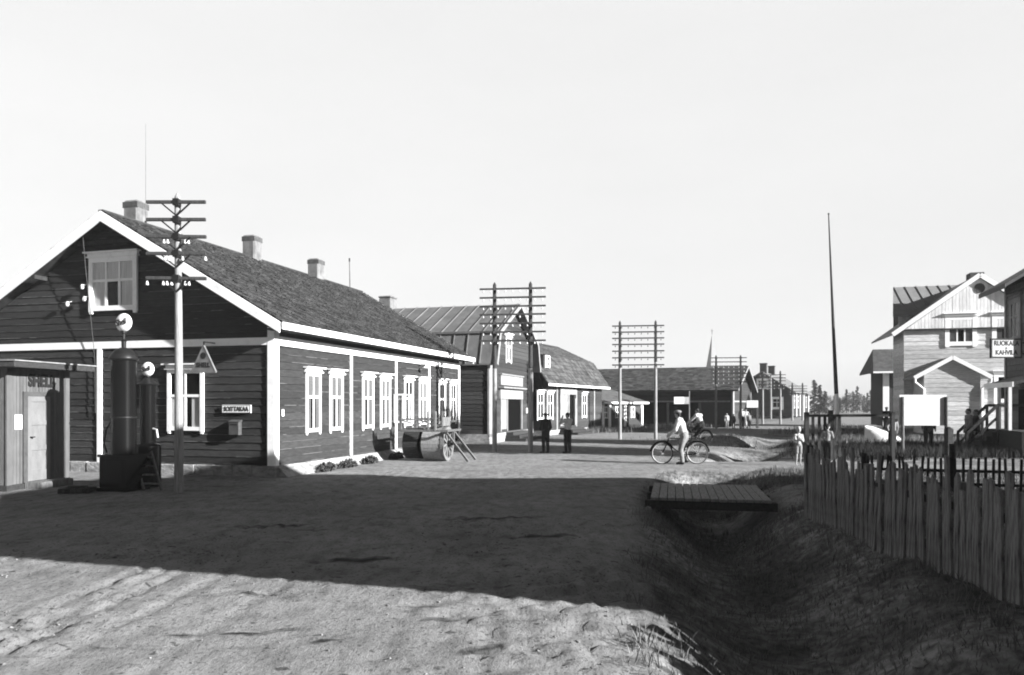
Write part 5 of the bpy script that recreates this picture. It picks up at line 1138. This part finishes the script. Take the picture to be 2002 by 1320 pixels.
    if cap != 'white_hat':
        skinned('hair', [(rel(-.03, -.03, .07), rel(.03, -.03, .07), .062*hs_, .062*hs_), (rel(0, -.05, .03), rel(0, -.065, -.04), .062*hs_, .045*hs_)], vox*.8, M[hair], t, [(rel(0, -.012, .05), (.083*hs_, .098*hs_, .080*hs_), None)])
    if cap:
        cm = M['midcloth'] if cap == 'cap' else M['darkcloth'] if cap == 'dark_cap' else M['greycloth'] if cap == 'light_cap' else M['shirt']
        c = MB(); 
        c.ell(rel(0, -.005, .085), (.112*hs_, .125*hs_, .058*hs_), 16, 8, hr_); c.ell(rel(0, .095, .058), (.07*hs_, .06*hs_, .012*hs_), 12, 6, hr_); c.build('cap', cm, t, True)
    return t
def gnd(px, py): p = at(px, py); 
def spot(px, py):
    p = at(px, py); p.z = H0(p.x, p.y); return p
AWAY = 0.0                                   # +y faces away from the viewer; pi faces the viewer
# two people in the road shade before the gambrel shop
person(spot(1067, 886), R(35), 'man in dark jacket and cap standing in the road by the twin poles', 1.5*1.0, dict(el=(-.22, .10, 1.12), wl=(-.12, .26, 1.02), er=(.23, -.06, 1.13), wr=(.21, .10, .90), al=(-.10, .03, .09), tl=(-.12, .20, .035)), 'darkcloth', 'darkcloth', 'dark_cap', jacket=True, group=None)
person(spot(1110, 886), R(40), 'person in white shirt and dark trousers lifting a hand to the face', 1.53, dict(el=(-.26, .20, 1.28), wl=(-.10, .25, 1.50), er=(.24, .12, 1.15), wr=(.10, .24, 1.20)), 'shirt', 'darkcloth', hair='hair')
# cyclist astride his machine
bp_ = spot(1329, 907)
person(bp_+Vector((.06, -.18, 0)), R(62), 'man in flat cap and light trousers astride a bicycle, bending to the handlebar', 1.72,
       dict(pelvis=(0, -.03, .91), waist=(-.01, .02, 1.06), chest=(-.02, .07, 1.25), neck=(-.03, .13, 1.41), head=(-.03, .16, 1.555), sl=(-.20, .10, 1.35), sr=(.16, .12, 1.37), el=(-.27, .16, 1.08), er=(.20, .26, 1.12), wl=(-.20, .36, .93), wr=(.2, .42, .95),
            hl=(-.10, -.06, .88), hr=(.10, -.05, .88), kl=(-.12, .04, .48), kr=(.24, .06, .52), al=(-.13, -.02, .09), ar=(.28, -.05, .12), tl=(-.15, .14, .035), tr=(.30, .12, .06)), 'shirt', 'greycloth', 'light_cap', headturn=R(-35), vox=.014)
# child, boy
person(spot(1561, 911), R(178), 'small fair child with bare legs standing on the sunlit sandy path by the fence end', 1.17, dict(sl=(-.145, 0, 1.36), sr=(.145, 0, 1.36), hl=(-.075, 0, .93), hr=(.075, 0, .93), kl=(-.08, .02, .5), kr=(.08, .02, .5), al=(-.08, 0, .09), ar=(.10, 0, .09), tl=(-.09, .14, .035), tr=(.12, .14, .035), el=(-.17, .08, 1.12), wl=(-.06, .17, 1.2), er=(.17, .08, 1.12), wr=(.07, .18, 1.16)), 'shirt', 'greycloth', hair='fair', shorts=True, long_sleeve=False, barefoot=True, slim=.8, hscale=1.2, vox=.012)
person(spot(1618, 904), R(-25), 'dark-haired boy in light shirt and long dark trousers standing before the rail fence', 1.22, dict(sl=(-.155, 0, 1.37), sr=(.155, 0, 1.37), el=(-.24, .10, 1.15), wl=(-.12, .24, 1.08), er=(.22, .12, 1.15), wr=(.10, .25, 1.08), kl=(-.10, .06, .5)), 'greycloth', 'darkcloth', hair='hair', hscale=1.2, slim=.85, barefoot=True, vox=.013)
# people in the yard
person(spot(1745, 886), R(20), 'youth in pale shirt with hand on hip by the left leg of the blank billboard', 1.55, dict(el=(-.36, -.04, 1.15), wl=(-.18, .06, 1.0)), 'greycloth', 'darkcloth', hair='hair')
person(spot(1815, 877), R(175), 'person in dark trousers standing behind the blank billboard', 1.72, None, 'midcloth', 'darkcloth', jacket=True)
person(spot(1894, 884), R(80), 'man in light shirt at the foot of the cafe steps', 1.66, dict(el=(-.25, .02, 1.13), wl=(-.22, .16, .95)), 'greycloth', 'darkcloth', hair='hair', group=None)
person(spot(1909, 884), R(60), 'man in dark jacket close behind the light-shirted man at the cafe steps', 1.64, None, 'darkcloth', 'darkcloth', hair='hair', jacket=True)
person(spot(1733, 846), R(170), 'man in dark coat and white cap farther back in the yard near the upturned boat', 1.65, dict(el=(-.30, .05, 1.14), wl=(-.22, .2, 1.0)), 'darkcloth', 'darkcloth', cap='white_hat', jacket=True)
# far people by the barn
for px, py, sh_, tr_, h_, lab in ((1421, 837, 'shirt', 'greycloth', 1.15, 'child in white by the grass left of the barn corner board'), (1450, 838, 'shirt', 'darkcloth', 1.55, 'person in white top between the twin poles by the barn gable'), (1458, 837, 'shirt', 'shirt', 1.5, 'woman all in white by the barn gable wall'), (1464, 838, 'greycloth', 'midcloth', 1.2, 'smaller person in grey standing under the white street sign'),
                                 (1434, 838, 'midcloth', 'darkcloth', 1.1, 'small dark-clothed child at the foot of the barn corner board')):
    person(spot(px, py), R(160+px % 40), lab, h_, None, sh_, tr_, vox=.03, skirt=(px == 1458), hair='fair' if px % 2 else 'hair', group='people idling by the barn')

# ---------------------------------------------------------------- bicycles: local x forwards, wheels .34 m
def bicycle(loc, rz, label, lean=0):
    t = thing('bicycle', loc, rz, label, 'bicycle', None); t.rotation_euler = (lean, 0, rz); r = .335; wb = 1.08
    for x in (0, wb):
        b = MB(); N = 36; n = 8; 
        def ring(b, R0, rr_, c):
            k = len(b.v)
            for i in range(N):
                a = 2*math.pi*i/N
                for j in range(n): q = 2*math.pi*j/n; b.v.append((c[0]+(R0+rr_*math.cos(q))*math.cos(a), c[1]+rr_*math.sin(q), c[2]+(R0+rr_*math.cos(q))*math.sin(a)))
            for i in range(N):
                for j in range(n): b.f.append((k+i*n+j, k+i*n+(j+1) % n, k+((i+1) % N)*n+(j+1) % n, k+((i+1) % N)*n+j))
        ring(b, r-.035, .012, (x, 0, r)); b.tube([(x, -.05, r), (x, .05, r)], .022, 8)
        for i in range(18): a = 2*math.pi*i/18; b.tube([(x+.02*math.cos(a+.6), .025*(-1)**i, r+.02*math.sin(a+.6)), (x+(r-.04)*math.cos(a), 0, r+(r-.04)*math.sin(a))], .0022, 4, False)
        wl_ = b.build('wheel', M['chrome'], t, True); b = MB(); ring(b, r-.018, .022, (x, 0, r)); b.build('tyre', M['rubber'] if x else M['midgrey'], wl_, True)
        b = MB(); k = []
        for i in range(13): a = math.pi*(.12 if x == 0 else -.05)+i*math.pi*.75/12+(.1 if x == 0 else .3); b.beam((x+(r+.03)*math.cos(a), 0, r+(r+.03)*math.sin(a)), (x+(r+.03)*math.cos(a+.2), 0, r+(r+.03)*math.sin(a+.2)), .055, .006, up=(0, 1, 0))
        b.build('mudguard', M['black'], t)
    bb_, hd_, sd_ = Vector((.44, 0, .29)), Vector((.88, 0, .80)), Vector((.27, 0, .80)); hb_ = Vector((.93, 0, .62))
    b = MB(); T_ = lambda p, q, w_=.016: b.tube([p, q], w_, 8)
    T_(bb_, sd_); T_(sd_+Vector((0, 0, -.03)), hd_); T_(bb_, hb_); T_(hd_, hb_, .02)
    for y in (-.05, .05): T_(bb_+Vector((0, y*.5, 0)), (0, y, r), .010); T_(sd_+Vector((0, y*.4, -.06)), (0, y, r), .008)
    b.build('frame', M['black'], t, True)
    b = MB()
    for y in (-.045, .045): b.tube([(.93, y*.7, .64), (1.0, y, .48), (wb, y, r)], .011, 8)
    b.build('fork', M['black'], t, True)
    b = MB(); b.tube([hd_, (.86, 0, .95)], .013, 8); b.tube([(.66, -.27, .94), (.80, -.25, .97), (.87, -.1, .96), (.87, .1, .96), (.80, .25, .97), (.66, .27, .94)], .011, 8); hb = b.build('handlebar', M['chrome'], t, True)
    b = MB()
    for y in (-.27, .27): b.tube([(.64, y*1.01, .938), (.76, y*.96, .958)], .017, 8)
    b.build('grip', M['rubber'], hb)
    b = MB(); b.tube([sd_, (.245, 0, .90)], .012, 8); b.ell((.20, 0, .93), (.13, .09, .028), 14, 8); b.ell((.32, 0, .925), (.10, .03, .022), 12, 6); b.build('saddle', M['leather'], t, True)
    b = MB(); b.tube([bb_+Vector((0, -.05, 0)), bb_+Vector((0, -.062, 0))], .095, 20); b.tube([(.44, -.07, .29), (.50, -.07, .13)], .010, 6); b.tube([(.44, .07, .29), (.38, .07, .45)], .010, 6); b.build('crank', M['chrome'], t, True)
    for y, x, z in ((-.12, .50, .13), (.12, .38, .45)): b = MB(); b.box((x-.045, y-.045, z-.012), (x+.045, y+.045, z+.012)); b.build('pedal', M['rubber'], t)
    b = MB(); b.beam((.02, -.058, r+.005), (.47, -.058, .30), .012, .10, up=(0, 0, 1)); b.build('chain_guard', M['black'], t)
    b = MB()
    for y in (-.07, .07): b.tube([(.25, y*.3, .72), (-.22, y, .72)], .006, 5); b.tube([(-.2, y, .72), (0, .06*(1 if y > 0 else -1), r)], .006, 5)
    b.box((-.22, -.07, .715), (.18, .07, .725)); b.build('carrier', M['iron'], t)
    b = MB(); b.beam((-.02, -.075, .30), (.0, -.075, .30), .01, .02); b.tube([(0, -.07, r), (-.17+.0, -.075, r+.30)], .016, 6); b.build('kickstand', M['dimwhite'], t)
    return t
q = spot(1363, 907.5); q2 = spot(1295, 907.5); bicycle(q, math.pi, 'black bicycle held by the man in the flat cap, front wheel to the left')
q = spot(1380, 873.5); b2 = bicycle(q, R(128), 'bicycle ridden away along the road by the white-shirted cyclist')
dv = Vector((math.cos(R(128)), math.sin(R(128)), 0))
person(q+dv*.25, R(38), 'cyclist in white shirt and dark trousers riding away along the road', 1.62, dict(pelvis=(0, -.02, 1.0), waist=(0, .05, 1.13), chest=(0, .14, 1.32), neck=(0, .2, 1.48), head=(0, .24, 1.62), sl=(-.18, .16, 1.43), sr=(.18, .16, 1.43), el=(-.26, .36, 1.22), er=(.26, .36, 1.22), wl=(-.26, .58, 1.04), wr=(.26, .58, 1.04),
       hl=(-.1, 0, .98), hr=(.1, 0, .98), kl=(-.12, .36, .72), kr=(.12, .30, .60), al=(-.12, .22, .50), ar=(.12, .24, .16), tl=(-.13, .38, .44), tr=(.13, .40, .12)), 'shirt', 'darkcloth', hair='hair')
# ---------------------------------------------------------------- summer haze
hm = bpy.data.materials.new('summer haze'); hm.use_nodes = True; hn = hm.node_tree.nodes; hn.clear()
pv = hn.new('ShaderNodeVolumePrincipled'); pv.inputs['Color'].default_value = (.9, .9, .9, 1); pv.inputs['Density'].default_value = .00055; pv.inputs['Anisotropy'].default_value = 0
ho = hn.new('ShaderNodeOutputMaterial'); hm.node_tree.links.new(pv.outputs[0], ho.inputs['Volume'])
b_ = MB(); b_.box((-400, -80, -2.5), (400, 420, 27)); tag(b_.build('haze', hm), kind='stuff')
scene.cycles.volume_bounces = 0
